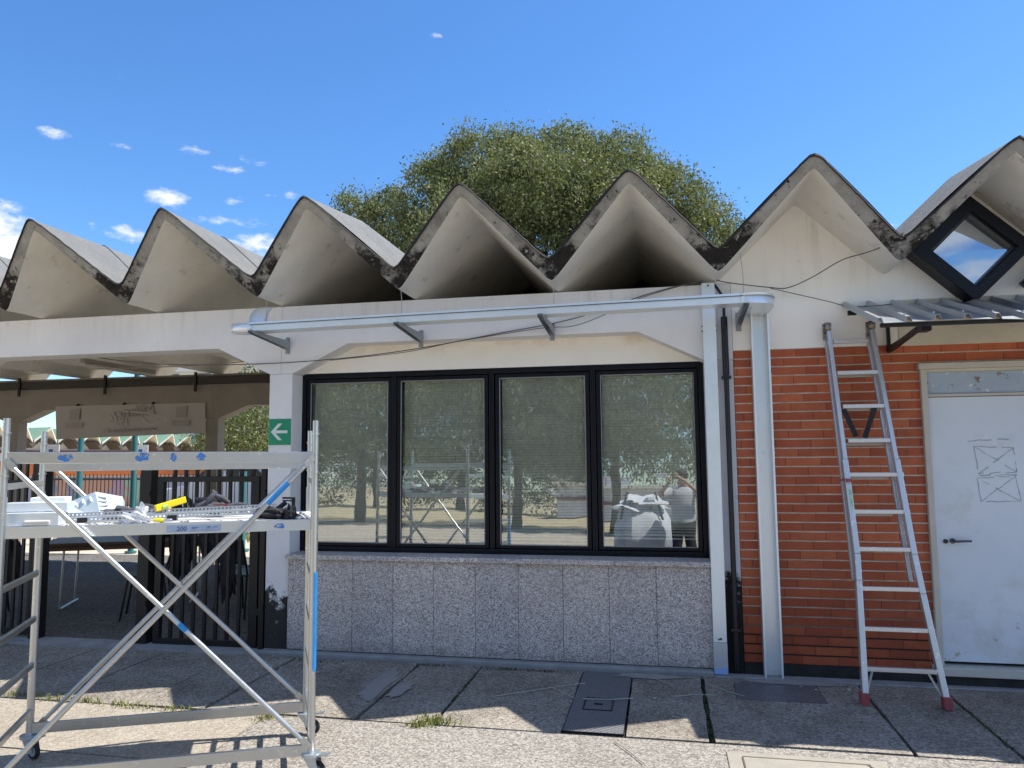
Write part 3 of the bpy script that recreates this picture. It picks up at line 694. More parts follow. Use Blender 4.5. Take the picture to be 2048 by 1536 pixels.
# long window: outer frame, mullions, four sashes each with its pane and blind
wn_ = MB(); X0, X1, Z0, Z1 = -3.288, .342, -.852, .767
for (x0, x1, z0, z1) in ((X0, X0+.045, Z0, Z1), (X1-.045, X1, Z0, Z1), (X0+.045, X1-.045, Z1-.05, Z1), (X0+.045, X1-.045, Z0, Z0+.045),
                         (-2.405, -2.36, Z0+.045, Z1-.05), (-1.50, -1.455, Z0+.045, Z1-.05), (-.61, -.565, Z0+.045, Z1-.05)):
    wn_.box(x0, x1, 6.395, 6.47, z0, z1)
wn_.build('window_frame', FRAME, BLD, bevel=.004)
for i, (x0, x1) in enumerate([(-3.20, -2.443), (-2.321, -1.545), (-1.408, -.652), (-.521, .257)]):
    a0, a1, c0, c1 = x0-.040, x1+.034, -.804, .712
    if i == 0: a0 = X0+.048
    if i == 3: a1 = X1-.048
    s_ = MB().box(a0, x0, 6.405, 6.455, c0, c1).box(x1, a1, 6.405, 6.455, c0, c1).box(x0, x1, 6.405, 6.455, .677, c1).box(x0, x1, 6.405, 6.455, c0, -.775)
    wob_ = s_.build('window', FRAME, BLD, bevel=.005)
    tl = .0185 + .002*(i-2); m_ = .002*(-1)**i
    MB().add([(x0-.01, 6.432-tl+m_, -.78), (x1+.01, 6.432-tl-m_, -.78), (x1+.01, 6.432+tl-m_, .682), (x0-.01, 6.432+tl+m_, .682)], [(0, 1, 2, 3)]).build('pane', PANE, wob_, open_=True)
    r_ = MB()
    for (p0, p1, q0, q1) in ((x0, x0+.006, -.775, .677), (x1-.006, x1, -.775, .677), (x0, x1, -.775, -.769), (x0, x1, .671, .677)): r_.box(p0, p1, 6.403, 6.409, q0, q1)
    r_.build('gasket', flat('pale_gasket', (.30, .31, .31), .5), wob_)
    s_ = MB(); z = .665; k = 0; rn = random.Random(i)
    low = -.70 if i == 3 else -.755
    while z > low:
        tt = R(60 if i != 3 or z > -.62 else 40)+rn.uniform(-.07, .07); hy, hz_ = .0135*math.cos(tt), .0135*math.sin(tt)
        sg = rn.uniform(-.0008, .0008); hz_ = -hz_
        s_.add([(x0+.004, 6.505-hy, z-hz_+sg), (x1-.004, 6.505-hy, z-hz_), (x1-.004, 6.505, z+.0018), (x0+.004, 6.505, z+.0018+sg), (x1-.004, 6.505+hy, z+hz_), (x0+.004, 6.505+hy, z+hz_+sg)], [(0, 1, 2, 3), (3, 2, 4, 5)])
        z -= .0245
    s_.box(x0+.004, x1-.004, 6.49, 6.52, z-.012, z).box(x0, x1, 6.49, 6.53, .668, .70)
    for fx in (.16, .84):
        xx = x0+(x1-x0)*fx; s_.box(xx-.0012, xx+.0012, 6.4905, 6.4925, z, .67)
    s_.build('blind', SLAT, wob_, open_=True)
# faint tape letters left on the inside of the first pane
# diamond skylight
cx, cz = 2.300, 1.505
def dia(rx, rz, dx=0, dz=0): return [(cx+dx-rx, cz+dz), (cx+dx, cz+dz+rz), (cx+dx+rx, cz+dz), (cx+dx, cz+dz-rz)]
def ringd(o, i, y0, y1):
    b = MB(); n = 4
    vs = [(x, y0, z) for x, z in o]+[(x, y0, z) for x, z in i]+[(x, y1, z) for x, z in o]+[(x, y1, z) for x, z in i]
    fs = []
    for k in range(4):
        l = (k+1) % 4; fs += [(k, l, 4+l, 4+k), (8+k, 12+k, 12+l, 8+l), (k, 8+k, 8+l, l), (4+k, 4+l, 12+l, 12+k)]
    return b.add(vs, fs)
dw = ringd(dia(.415, .405), dia(.292, .292, .01), 6.02, 6.25).build('window', FRAME, BLD, bevel=.006)
ringd(dia(.292, .292, .01), dia(.270, .270, .01), 6.06, 6.14).build('glazing_bead', BLACKPL, dw)
MB().add([(x, 6.105 + (.012 if k == 1 else 0), z) for k, (x, z) in enumerate(dia(.29, .29, .01))], [(0, 1, 2, 3)]).build('pane', PANE2, dw, open_=True)
ringd(dia(.415, .405, 1.06, -.27), dia(.30, .30, 1.07, -.27), 6.06, 6.25).build('window', FRAME, BLD, bevel=.006)
MB().bar((2.66, 6.1, 1.23), (3.1, 6.1, 1.62), .12, .05).build('window_frame', FRAME, BLD)
# corrugated canopy over the door
def cy(f, x): return 6.2-1.0*f
NX = 15; b = MB(); rows = []
prof = []
for k in range(NX):
    x = 1.405+.1745*k; prof += [(x-.022, 0), (x-.011, .036), (x+.011, .036), (x+.022, 0), (x+.055, 0), (x+.12, .0)]
def cz_(f, x): return 1.150-.307*f + .016*f*math.sin(x*4.1+.6)*min(1, (x-1.3)) - .006*x
for f in (0, .25, .5, .75, 1.0):
    rows.append([(x+.02*(1-f), 6.2-1.0*f, cz_(f, x)+dz) for x, dz in prof])
b.sheet(rows); cn = b.build('canopy', CORR, BLD, open_=True, solid=.0022)
b = MB().bar((1.42, 5.25, .828), (4.1, 5.25, .822), .03, .025).bar((1.5, 6.18, 1.10), (4.1, 6.18, 1.10), .03, .03).bar((1.41, 6.05, 1.06), (1.47, 6.05, 1.06), .03, .035)
b.each('canopy_batten', BLACK, cn)
b = MB()
for x in (1.725, 3.3):
    b.bar((x, 6.17, .80), (x, 5.42, .835), .032, .010); b.bar((x, 6.17, .775), (x, 5.48, .835), .045, .02); b.bar((x, 6.19, .76), (x, 6.19, 1.1), .045, .02)
    b.box(x-.022, x+.04, 5.36, 5.46, .80, .845)
b.each('canopy_bracket', BLACK, cn)
b = MB()
for k in range(1, NX):
    for f in (.08, .92): x = 1.405+.1745*k; z_ = cz_(f, x)+.036; b.tube([(x, 6.2-f, z_), (x, 6.2-f, z_+.012)], .007, 8)
b.each('roofing_screw', CORR, cn)
# ================================================================ CABLE TRAY, DUCTS, PIPE, WIRES
TR = thing('cable_tray', (-1.4, 6.2, 1.06), 'long horizontal galvanised cable tray on brackets above the window with rounded ends', 'cable tray')
def trz(x): return 1.052+.0108*(x+3.37)                 # bottom of the tray rises slightly to the right
b = MB(); H = .068; Ya, Yb = 5.62, 5.775
x0, x1 = -3.37, .60
# straight channel (front, bottom, back) as thin sheet
def chan(b, secs, h, wdt, t=.003, lid=True):
    # secs: list of (point, side direction, up) sections along the run
    prof = [(0, h), (0, 0), (wdt, 0), (wdt, h)]
    rows = []
    for p, s, u in secs:
        p, s, u = Vector(p), Vector(s), Vector(u)
        rows.append([p+s*a+u*c for a, c in prof])
    b.sheet(rows)
    if lid:
        b.sheet([[p2+Vector((0, 0, 0)) for p2 in [Vector(p)-Vector(s)*.006+Vector(u)*(h-.014), Vector(p)-Vector(s)*.006+Vector(u)*(h+.003), Vector(p)+Vector(s)*(wdt+.006)+Vector(u)*(h+.003), Vector(p)+Vector(s)*(wdt+.006)+Vector(u)*(h-.014)]] for p, s, u in secs])
Y_, Z_ = Vector((0, 1, 0)), Vector((0, 0, 1))
b = MB(); chan(b, [((x, Ya, trz(x)), Y_, Z_) for x in (x0, -1.15)], H, Yb-Ya); chan(b, [((x, Ya+.001, trz(x)+.001), Y_, Z_) for x in (-1.15, x1)], H-.001, Yb-Ya-.002)
b.build('tray_channel', GALV, TR, open_=True, solid=.0024)
MB().add([(x0, Ya-.0092, trz(x0)+H-.019), (x1, Ya-.0092, trz(x1)+H-.019), (x1, Ya-.0092, trz(x1)+H-.014), (x0, Ya-.0092, trz(x0)+H-.014)], [(0, 1, 2, 3)]).build('lid_shadow', flat('lid_shadow_dark', (.03, .045, .07), .6), TR, open_=True, solid=.002)  # thin dark strip: shadow under the lid lip, put into its colour
def bend(cx_, cy_, r, a0, a1, zf, h, wdt, n=14):
    secs = []
    for k in range(n+1):
        a = a0+(a1-a0)*k/n; d = Vector((math.cos(a), math.sin(a), 0)); secs.append((Vector((cx_, cy_, zf))+d*r, -d, Z_))
    return secs
# left end: rounded horizontal turn
zl = trz(x0); n = 14; cxl = -3.40; arc = [(cxl-.185*math.sin(math.pi*k/n), 5.70-.085*math.cos(math.pi*k/n)) for k in range(n+1)]
arc = [(x0+.015, 5.614)]+arc+[(x0+.015, 5.786)]; b = MB()
b.sheet([[(x, y, zl-.004) for x, y in arc], [(x, y, zl+H+.002) for x, y in arc]])
m_ = len(arc); b.add([(x, y, zl-.004) for x, y in arc], [tuple(range(m_))]); b.add([(x, y, zl+H+.002) for x, y in arc], [tuple(range(m_))])
b.build('tray_bend', GALV, TR, open_=True, solid=.002, smooth=True)
zr = trz(x1); b = MB()
chan(b, [((x1-.02, Ya-.003, zr-.002), Y_, Z_)]+bend(.655, 5.80, .183, R(-90), R(0), zr-.002, H, .158)+[((.838, 6.02, zr-.002), (-1, 0, 0), Z_), ((.838, 6.19, zr-.002), (-1, 0, 0), Z_)], H+.003, .158)
b.build('tray_bend', GALV, TR, open_=True, solid=.0024, smooth=True)
b = MB(); rows = []; xl, xr = -3.50, -3.352                # upward sweep on the left: U section open towards the room
for k in range(12):
    a = R(90*k/11); y = 5.86+.24*math.sin(a)*1.0; z = zl+.07+.22*(1-math.cos(a)) if k else zl+.07
for k in range(13):
    a = R(90*k/12); rows.append((6.02-.17*math.cos(a), zl+.06+.20*math.sin(a)*1.1))
b.sheet([[(xl, y-.0, z-.0), (xl, y+.001, z)] for y, z in rows])
G1 = []
for (y, z) in rows: G1.append([(xl, y-.045, z-.02), (xl, y, z), (xr, y, z), (xr, y-.045, z-.02)])
b = MB().sheet([[(xl, 5.80, zl+.07), (xl, 5.86, zl+.02), (xr, 5.86, zl+.02), (xr, 5.80, zl+.07)]]+G1); b.build('tray_riser', GALV, TR, open_=True, solid=.0024, smooth=True)
b = MB()
for x in (-3.43, -2.13, -1.0, .62):                        # screws and joints
    b.tube([(x, Ya-.006, trz(x)+.03), (x, Ya+.001, trz(x)+.03)], .005, 8)
for x in (-3.372, .597): b.box(x-.012, x+.012, Ya-.006, Ya-.001, trz(x)-.004, trz(x)+H+.004)
b.each('tray_joint', GALV, TR)
for x, yf in ((-3.33, 5.56), (-2.06, 5.56), (-.90, 5.56), (.615, 5.60)):
    zz = trz(x)-.005; xw = x+(.0)
    b = MB(); w2 = .021
    pts = []
    # cantilever arm: folded strip with slots, deeper at the wall
    for sx in (-1, 1): b.add([(x+sx*w2, yf, zz), (x+sx*w2, 6.185, zz), (x+sx*w2, 6.185, zz-.075), (x+sx*w2, yf, zz-.022)], [(0, 1, 2, 3)])
    n = 16; L = 6.185-yf
    for k in range(n):
        ya = yf+L*k/n; b.add([(x-w2, ya, zz), (x+w2, ya, zz), (x+w2, ya+L/n*.55, zz), (x-w2, ya+L/n*.55, zz)], [(0, 1, 2, 3)])
        b.add([(x-.008, ya, zz-.0), (x+.008, ya, zz-.0), (x+.008, ya+L/n, zz), (x-.008, ya+L/n, zz)], [(0, 1, 2, 3)]) if k % 2 else None
    b.add([(x-w2, 6.19, zz+.035), (x+w2, 6.19, zz+.035), (x+w2, 6.19, zz-.115), (x-w2, 6.19, zz-.115)], [(0, 1, 2, 3)])
    b.tube([(x, 6.19, zz+.02), (x, 6.178, zz+.02)], .008, 8).tube([(x, 6.19, zz-.10), (x, 6.178, zz-.10)], .008, 8)
    b.build('bracket', galv('dull_bracket_zinc', (.33, .36, .38), .45), TR, open_=True, solid=.0022)
# vertical ducts
DU = thing('cable_duct', (.38, 6.15, G), 'tall closed galvanised duct on the pilaster between window and black pipe', 'cable duct')
MB().box(.333, .434, 6.115, 6.195, -1.455, 1.368).build('duct_cover', GALV, DU, bevel=.003)
MB().box(.331, .436, 6.112, 6.195, -1.69, -1.458).build('duct_foot', galv('duct_foot_zinc', (.58, .62, .66), .30), DU, bevel=.003)
MB().box(.336, .431, 6.108, 6.111, -1.69, -1.645).build('blue_sticker', flat('pale_blue_sticker', (.30, .45, .80), .4), DU)
MB().tube([(.383, 6.115, 1.345), (.383, 6.110, 1.345)], .007, 10).tube([(.375, 6.115, -1.43), (.375, 6.105, -1.43)], .006, 6).tube([(.39, 6.115, -1.425), (.39, 6.105, -1.425)], .008, 6).each('screw', BLACK, DU)
b = MB()
for z in (.98, 1.02):
    for x in (.328, .438): b.tube([(x, 6.15, z), (x, 6.14, z)], .006, 8)
b.each('clip', BLACKPL, DU)
DV = thing('cable_duct', (.77, 6.15, G), 'wider open galvanised channel standing against the brick wall left of the ladder', 'cable duct')
b = MB().box(.705, .835, 6.185, 6.190, G, 1.127).box(.702, .7065, 6.10, 6.190, G, 1.127).box(.8335, .838, 6.10, 6.190, G, 1.135).box(.7065, .716, 6.10, 6.103, G, 1.127).box(.824, .8335, 6.10, 6.103, G, 1.127)
b.build('channel', GALV, DV)
b = MB()
for x, z in ((.845, .62), (.845, -.0), (.775, 1.09), (.770, .0), (.78, -1.66)): b.tube([(x, 6.183, z), (x, 6.172, z)], .008, 10)
b.each('screw', WHITE, DV)
PI = thing('downpipe', (.5, 6.14, G), 'thin black plastic pipe running down the pilaster beside the closed duct', 'pipe')
MB().tube([(.501, 6.15, 1.09), (.503, 6.15, .62)], .026, 16).tube([(.503, 6.15, .64), (.505, 6.15, -1.40)], .020, 16).tube([(.505, 6.15, -1.38), (.505, 6.15, -1.66)], .023, 16).build('pipe', BLACKPL, PI, smooth=True)
b = MB()
for z in (.60, -1.36): b.box(.468, .540, 6.125, 6.20, z-.010, z+.012); b.tube([(.505, 6.125, z+.03), (.505, 6.118, z+.03)], .006, 8)
b.each('clamp', BLACKPL, PI)
MB().tube([(.42, 6.16, 1.37), (.45, 6.13, 1.33), (.49, 6.12, 1.26), (.502, 6.14, 1.18), (.502, 6.15, 1.09)], .012, 10).build('hose', BLACKPL, PI, smooth=True)
def wire(name, pts, r, m, label, cat='cable', group=None, n=6):
    P = [Vector(p) for p in pts]; out = []
    for i in range(len(P)-1):
        p0, p1, p2, p3 = P[max(i-1, 0)], P[i], P[i+1], P[min(i+2, len(P)-1)]
        for k in range(8):
            t = k/8; out.append(.5*((2*p1)+(-p0+p2)*t+(2*p0-5*p1+4*p2-p3)*t*t+(-p0+3*p1-3*p2+p3)*t**3))
    out.append(P[-1])
    return MB().tube(out, r, n).build(name, m, smooth=True, label=label, cat=cat, group=group)
cg = 'wires strung along the facade'
wire('cable', [(-6.7, 6.9, 1.22), (-5.36, 6.6, .985), (-4.4, 6.3, .88), (-3.478, 6.17, .848), (-2.705, 6.17, .876), (-2.056, 6.18, .938), (-1.343, 6.18, 1.040), (-.9, 6.17, 1.10), (-.55, 6.17, 1.175), (-.12, 6.17, 1.305), (.2, 6.17, 1.375), (.33, 6.16, 1.385)], .0045, GREYW, 'grey cable sagging from the duct top down across the cream panel into the portico', group=cg)
wire('cable', [(-2.9, 6.165, .856), (-2.2, 6.17, .905), (-1.7, 6.18, .985), (-1.0, 6.17, 1.065), (-.72, 6.16, 1.07), (-.45, 6.16, 1.155), (-.2, 6.16, 1.265), (.1, 6.15, 1.345), (.35, 6.15, 1.395)], .0032, GREYW, 'thinner grey wire twisted beside the main cable above the window', group=cg)
wire('cable', [(.43, 6.1, 1.39), (.55, 6.1, 1.355), (.86, 6.12, 1.305), (.99, 6.12, 1.295), (1.16, 6.08, 1.355), (1.36, 5.95, 1.45), (1.50, 5.85, 1.47), (1.62, 5.78, 1.50), (1.72, 5.66, 1.555)], .0042, GREYW, 'grey cable curling from the duct top up to the roof valley by the skylight', group=cg)
wire('cable', [(.86, 6.13, 1.302), (1.1, 6.15, 1.235), (1.3, 6.15, 1.175), (1.47, 6.15, 1.125), (1.6, 5.6, 1.03)], .0032, GREYW, 'thin wire running from the duct top to the left edge of the canopy', group=cg)
for x, z0, z1, lab in ((-3.33, 1.12, 1.39, 'thin pale wire hanging from roof to the left end of the tray'), (-2.105, 1.12, 1.40, 'thin pale wire hanging from the roof valley over the second bracket'), (-.83, 1.14, 1.40, 'thin pale wire hanging from the roof valley over the third bracket'), (.62, 1.16, 1.52, 'thin pale wire hanging in front of the gable near the tray end')):
    wire('hanger_wire', [(x, 5.80, z0), (x+.004, 5.81, (z0+z1)/2), (x-.012, 5.82, z1)], .0028, LIGHTW, lab, 'wire', 'hanger wires of the tray')
# exit arrow sign on the column
SG = thing('arrow_sign', (-3.39, 6.19, .22), 'green square sign with white left arrow on the column', 'sign')
MB().box(-3.498, -3.285, 6.192, 6.199, .109, .343).build('sign_plate', GREEN, SG)
b = MB(); ax, az = -3.392, .226
b.prism([(ax-.045, az-.013), (ax+.078, az-.013), (ax+.078, az+.013), (ax-.045, az+.013)], 6.188, 6.191)
b.prism([(ax-.085, az), (ax-.012, az+.075), (ax+.025, az+.075), (ax-.040, az+.010), (ax-.040, az-.010), (ax+.025, az-.075), (ax-.012, az-.075)], 6.1885, 6.1912)
b.build('arrow', SIGNW, SG)
# ================================================================ LADDER
LD = thing('ladder', (1.5, 5.6, G), 'paint splashed folding aluminium ladder with red feet leaning on the brick wall', 'ladder')
def lp(x, z, off=0): return Vector((x, 5.585+(z+1.7)*.1918-off*.0, z)) - Vector((0, 1, -.19))*off
rungs = [(.845, 1.30, 1.55), (.598, 1.305, 1.60), (.340, 1.322, 1.612), (.083, 1.335, 1.625), (-.168, 1.310, 1.672), (-.430, 1.318, 1.684), (-.688, 1.322, 1.690), (-.953, 1.318, 1.720), (-1.216, 1.300, 1.752), (-1.472, 1.275, 1.775)]
def rail(b, pts, wx, wy, off):
    for (xa, za), (xb, zb) in zip(pts[:-1], pts[1:]): b.bar(lp(xa, za, off), lp(xb, zb, off), wx, wy, up=(0, 1, 0))
b = MB(); rail(b, [(1.272, .93), (1.305, -.16)], .030, .05, 0); b.build('upper_rail', ALU, LD, bevel=.004)
b = MB(); rail(b, [(1.585, .93), (1.655, -.16)], .030, .05, 0); b.build('upper_rail', ALU, LD, bevel=.004)
b = MB(); rail(b, [(1.297, -.06), (1.318, -.72), (1.312, -.90), (1.283, -1.66)], .040, .056, .012); b.build('lower_rail', ALU, LD, bevel=.005)
b = MB(); rail(b, [(1.648, -.06), (1.690, -.72), (1.715, -.98), (1.785, -1.66)], .040, .056, .012); b.build('lower_rail', ALU, LD, bevel=.005)
b = MB(); rail(b, [(1.262, .93), (1.288, -.2), (1.300, -.9)], .026, .040, -.062); rail(b, [(1.565, .93), (1.632, -.2), (1.672, -.9)], .026, .040, -.062)
b.each('rear_rail', ALU, LD, bevel=.004)
for i, (z, xa, xb) in enumerate(rungs):
    ov = .018 if i > 3 else 0
    MB().bar(lp(xa-ov*.3, z, ov), lp(xb+ov*.6, z, ov), .030, .030).build('rung', ALU, LD, bevel=.003)
    if i > 5: MB().bar(lp(xa-ov*.3-.004, z, ov), lp(xa-ov*.3+.006, z, ov), .024, .024).build('end_plug', RED, LD)
b = MB()
for z in (.60, .34, .08, -.17, -.43): b.bar(lp(1.30, z-.012, -.062), lp(1.60, z-.012, -.062), .026, .020)
b.each('rear_rung', galv('dull_rear_alu', (.36, .35, .33), .5, .7), LD)
b = MB()
for x in (1.268, 1.583):
    c = lp(x, .965)
    b.tube([c+Vector((-.02, 0, 0)), c+Vector((.022, 0, 0))], .036, 16); b.bar(c+Vector((-.008, .02, .03)), c+Vector((-.008, .02, -.10)), .02, .05); b.tube([c+Vector((-.03, 0, 0)), c+Vector((-.02, 0, 0))], .014, 10)
b.each('hinge', galv('worn_hinge_steel', (.34, .31, .28), .5, .7, [((.06, .05, .04), 60, .5, .1)]), LD, smooth=True)
for x, s in ((1.279, 0), (1.788, 1)):
    c = lp(x, -1.63, .015); c.z = G
    b = MB(); w1 = .028
    y0, y1 = c.y-.035, c.y+.035
    b.add([(x-w1+.008, y0, G), (x+w1-.004, y0, G), (x+w1-.004, y1, G), (x-w1+.008, y1, G), (x-w1, y0, G+.025), (x+w1, y0, G+.025), (x+w1, y1, G+.025), (x-w1, y1, G+.025), (x-w1, y0, G+.085), (x+w1, y0, G+.085), (x+w1, y1, G+.085), (x-w1, y1, G+.085)],
          [(0,3,2,1),(8,9,10,11)]+[(a+k, a+(k+1) % 4, a+4+(k+1) % 4, a+4+k) for a in (0, 4) for k in range(4)])
    b.build('rubber_foot', RED, LD, bevel=.006)
b = MB(); b.bar(lp(1.345, -1.49), lp(1.30, -1.62), .012, .012).bar(lp(1.70, -1.49), lp(1.765, -1.62), .012, .012).each('foot_brace', ALU, LD)
b = MB(); b.box(1.285, 1.320, 5.80, 5.90, -.215, -.192); b.tube([lp(1.30, -.20, .03), lp(1.25, -.21, .03), lp(1.235, -.235, .03)], .008, 8).build('lock_knob', RED, LD)
b = MB().bar(lp(1.308, -.27, .043), lp(1.314, -.42, .043), .016, .003, up=(0, 1, 0)); b.build('green_sticker', mat('green_white_sticker', (.05, .40, .10), (.7, .75, .7), 30, .5), LD)
b = MB()
b.bar(lp(1.335, .325, -.03), lp(1.415, .13, -.075), .035, .010, up=(0, 1, 0)).bar(lp(1.555, .34, -.03), lp(1.475, .12, -.085), .035, .010, up=(0, 1, 0))
b.each('black_strap', mat('black_strap', (.012, .012, .016), (.03, .03, .04), 20, .7, spots=[((.5, .5, .5), 40, .70, .02, 0, 1, 0)]), LD)
# ================================================================ SCAFFOLD
BR = Vector((-2.213, 4.432, 0)); BL = Vector((-3.608, 3.807, 0)); FR = Vector((-1.893, 3.855, 0)); FL = BL+(FR-BR)
U = (BR-BL).normalized(); V = (FR-BR).normalized(); LU = (BR-BL).length; LV = (FR-BR).length
def D(s, t, z): return BL + U*s + V*t + Vector((0, 0, z))
SC = thing('scaffold', (BL.x, BL.y, G), 'wheeled tubular steel scaffold tower loaded with tools and splashed with blue paint', 'scaffold')
ZT = .165
for nm, (s, t, zt) in {'a': (0, 0, ZT), 'b': (LU, 0, ZT), 'c': (LU, LV, ZT+.035), 'd': (0, LV, ZT+.045)}.items():
    up = MB().tube([D(s, t, -.20), D(s, t, zt)], .0165, 16)
    for z in (-.085, zt-.075): up.tube([D(s, t, z-.004), D(s, t, z+.004)], .0215, 16)
    post = MB().tube([D(s, t, -1.57), D(s, t, -.19)], .0205, 16).build('post', GALVS, SC, smooth=True)
    up.build('post_sleeve', GALVS, post, smooth=True)
    if nm == 'c':
        q = MB(); n = 12; sec = []
        for z in [-.62-.045*k for k in range(9)]+[-1.03, -1.06, -1.10, -1.14]:
            sec.append([D(s, t, z)+Vector((math.cos(a)*.0212, math.sin(a)*.0212, .012*math.sin(3*a))) for a in [R(-62+12*k) for k in range(13)]])
        q.sheet(sec); q.build('blue_paint', BLUETUBE, post, open_=True, smooth=True)
    # caster
    a = {'a': R(-12), 'b': R(5), 'c': R(-8), 'd': R(20)}[nm]; dx = Vector((math.cos(a), math.sin(a), 0)); sd = Vector((-dx.y, dx.x, 0))
    c = D(s, t, 0)+dx*.045; c.z = G+.046
    pl = MB().tube([D(s, t, -1.585), D(s, t, -1.57)], .05, 18).tube([D(s, t, -1.60), D(s, t, -1.585)], .035, 18)
    for k in (-1, 1):
        o = sd*.022*k; p0 = D(s, t, -1.59); pl.add([p0+o-dx*.035, p0+o+dx*.045, c+o+dx*.018, c+o-dx*.018-Vector((0, 0, .012))], [(0, 1, 2, 3)])
        pl.add([p0+o*1.1-dx*.035, p0+o*1.1+dx*.045, c+o*1.1+dx*.018, c+o*1.1-dx*.018-Vector((0, 0, .012))], [(0, 1, 2, 3)])
    pl.bar(D(s, t, -1.585)+dx*.02, D(s, t, -1.565)+dx*.115, .035, .008)
    cs = pl.build('caster', galv('caster_zinc', (.55, .60, .64), .4, .8), SC)
    MB().torus(c, sd, .034, .0125, 28, 8).build('tyre', RUBBER, cs, smooth=True)
    MB().tube([c-sd*.011, c+sd*.011], .026, 24).tube([c-sd*.026, c+sd*.026], .007, 10).build('rim', flat('caster_rim', (.5, .56, .6), .45, .3), cs, smooth=True)
for s in (0, LU):
    for z in (-.14, -.66, -.92, -1.18, -1.44):
        MB().bar(D(s, .0, z), D(s, LV, z), .022, .032).build('rung', GALVS, SC, bevel=.003)
MB().bar(D(0, 0, -1.535), D(LU, 0, -1.535), .022, .058).build('base_rail', GALVS, SC, bevel=.003)
MB().bar(D(0, LV, -1.555), D(LU, LV, -1.555), .022, .058).build('base_rail', GALVS, SC, bevel=.003)
gr_ = MB().bar(D(.0, LV, .008), D(LU, LV, -.002), .020, .060).build('guard_rail', GALVS, SC, bevel=.003)
MB().bar(D(.0, 0, -.045), D(LU, 0, -.045), .022, .055).build('guard_rail', GALVS, SC, bevel=.003)
b = MB(); rn = random.Random(4)
def splash(b, s, z, w_, h_, t=LV+.0108):
    n = 14; cpt = D(s, t, z); pts = []
    for k in range(n):
        a = 2*math.pi*k/n; r = rn.uniform(.65, 1.1); pts.append(cpt+U*(math.cos(a)*w_*r)+Vector((0, 0, math.sin(a)*h_*r)))
    b.add([p+V*.0006 for p in pts], [tuple(range(n))])
for s, w_ in ((.285, .042), (.645, .038), (.80, .018), (.935, .028)): splash(b, s, .006, w_, .024)
b.each('blue_paint', BLUEP, gr_, open_=True)
def brace(name, p, q, bow=0, r=.0135):
    p, q = Vector(p), Vector(q); d = (q-p); m = []
    m = [p+d*.05, p+d*.95]
    o = MB().tube(m, r, 12)
    for e, g in ((p, 1), (q, -1)):
        dd = d.normalized()*g; o.bar(e-dd*.015, e+dd*.05, .034, .006, up=tuple(V)); o.tube([e+dd*.045, e+d*.055*g], [.012, r], 12)
    return o
for k, (t, p, q) in enumerate([(LV+.03, (0.02, -.015), (LU-.02, -1.52)), (LV+.055, (LU-.02, -.01), (0.0, -1.60)), (-.03, (.03, -.03), (LU-.02, -1.50)), (-.055, (LU-.03, -.03), (.03, -1.54))]):
    o = brace('brace', D(p[0], t, p[1]), D(q[0], t, q[1])).build('brace', GALVS, SC, smooth=True)
    e = MB()
    for (s, z) in (p, q): e.tube([D(s, t-.03*(1 if t > 0 else -1)-.01, z), D(s, t+.012, z)], .006, 8)
    e.each('pin', GALVS, o)
    if k < 2:
        bb = MB(); A_, B_ = D(p[0], t, p[1]), D(q[0], t, q[1])
        for f0, f1 in (((.56, .585),) if k == 0 else ((.08, .15),)): bb.tube([A_.lerp(B_, f0), A_.lerp(B_, f1)], .0142, 12)
        bb.each('blue_paint', BLUETUBE, o, smooth=True)
# deck
DZ = -.345
b = MB().box(0, 1, 0, 1, 0, 1)
def dbox(b, s0, s1, t0, t1, z0, z1):
    c = [D(s, t, z) for z in (z0, z1) for s, t in ((s0, t0), (s1, t0), (s1, t1), (s0, t1))]
    return b.add(c, [(0,3,2,1),(4,5,6,7),(0,1,5,4),(1,2,6,5),(2,3,7,6),(3,0,4,7)])
dk = dbox(MB(), -.0, LU, .02, LV-.025, DZ-.012, DZ).build('deck', mat('deck_board', (.62, .62, .60), (.45, .45, .44), 9, .6, .1, spots=[((.1, .1, .1), 14, .66, .05, 0, 1, 0)]), SC)
b = dbox(MB(), .01, LU-.01, LV-.025, LV-.002, DZ-.055, DZ+.004); dbox(b, .01, LU-.01, -.002, .02, DZ-.055, DZ+.004); dbox(b, -.012, .012, 0, LV, DZ-.06, DZ-.012); dbox(b, LU-.012, LU+.012, 0, LV, DZ-.06, DZ-.012)
ed = b.build('deck_edge', galv('deck_alu', (.62, .65, .66), .38, .85), dk, bevel=.002)
b = dbox(MB(), .775, 1.045, LV-.0015, LV-.0005, DZ-.046, DZ-.008); b.build('load_sticker', flat('load_sticker_blue', (.36, .45, .58), .5), ed)
INK = flat('sticker_ink', (.03, .09, .30), .5)
RU = Matrix(((U.x, 0, V.x), (U.y, 0, V.y), (0, 1, 0)))
RU = Matrix((( U.x, 0, U.y), (U.y, 0, -U.x), (0, 1, 0)))
text('load_text', '200', .034, INK, D(.850, LV+.0003, DZ-.040), RU, ed, ext=.0004)
text('load_text', 'kg/m²', .015, INK, D(.915, LV+.0003, DZ-.028), RU, ed, ext=.0004)
text('load_text', '—— ——— ——', .008, INK, D(.94, LV+.0003, DZ-.040), RU, ed, ext=.0004)
text('load_text', 'CEP - serie', .012, INK, D(1.0, LV+.0003, DZ-.026), RU, ed, ext=.0004)
b = MB(); splash(b, 1.345, DZ-.028, .030, .018, LV-.0012); b.build('blue_paint', BLUEP, ed, open_=True)
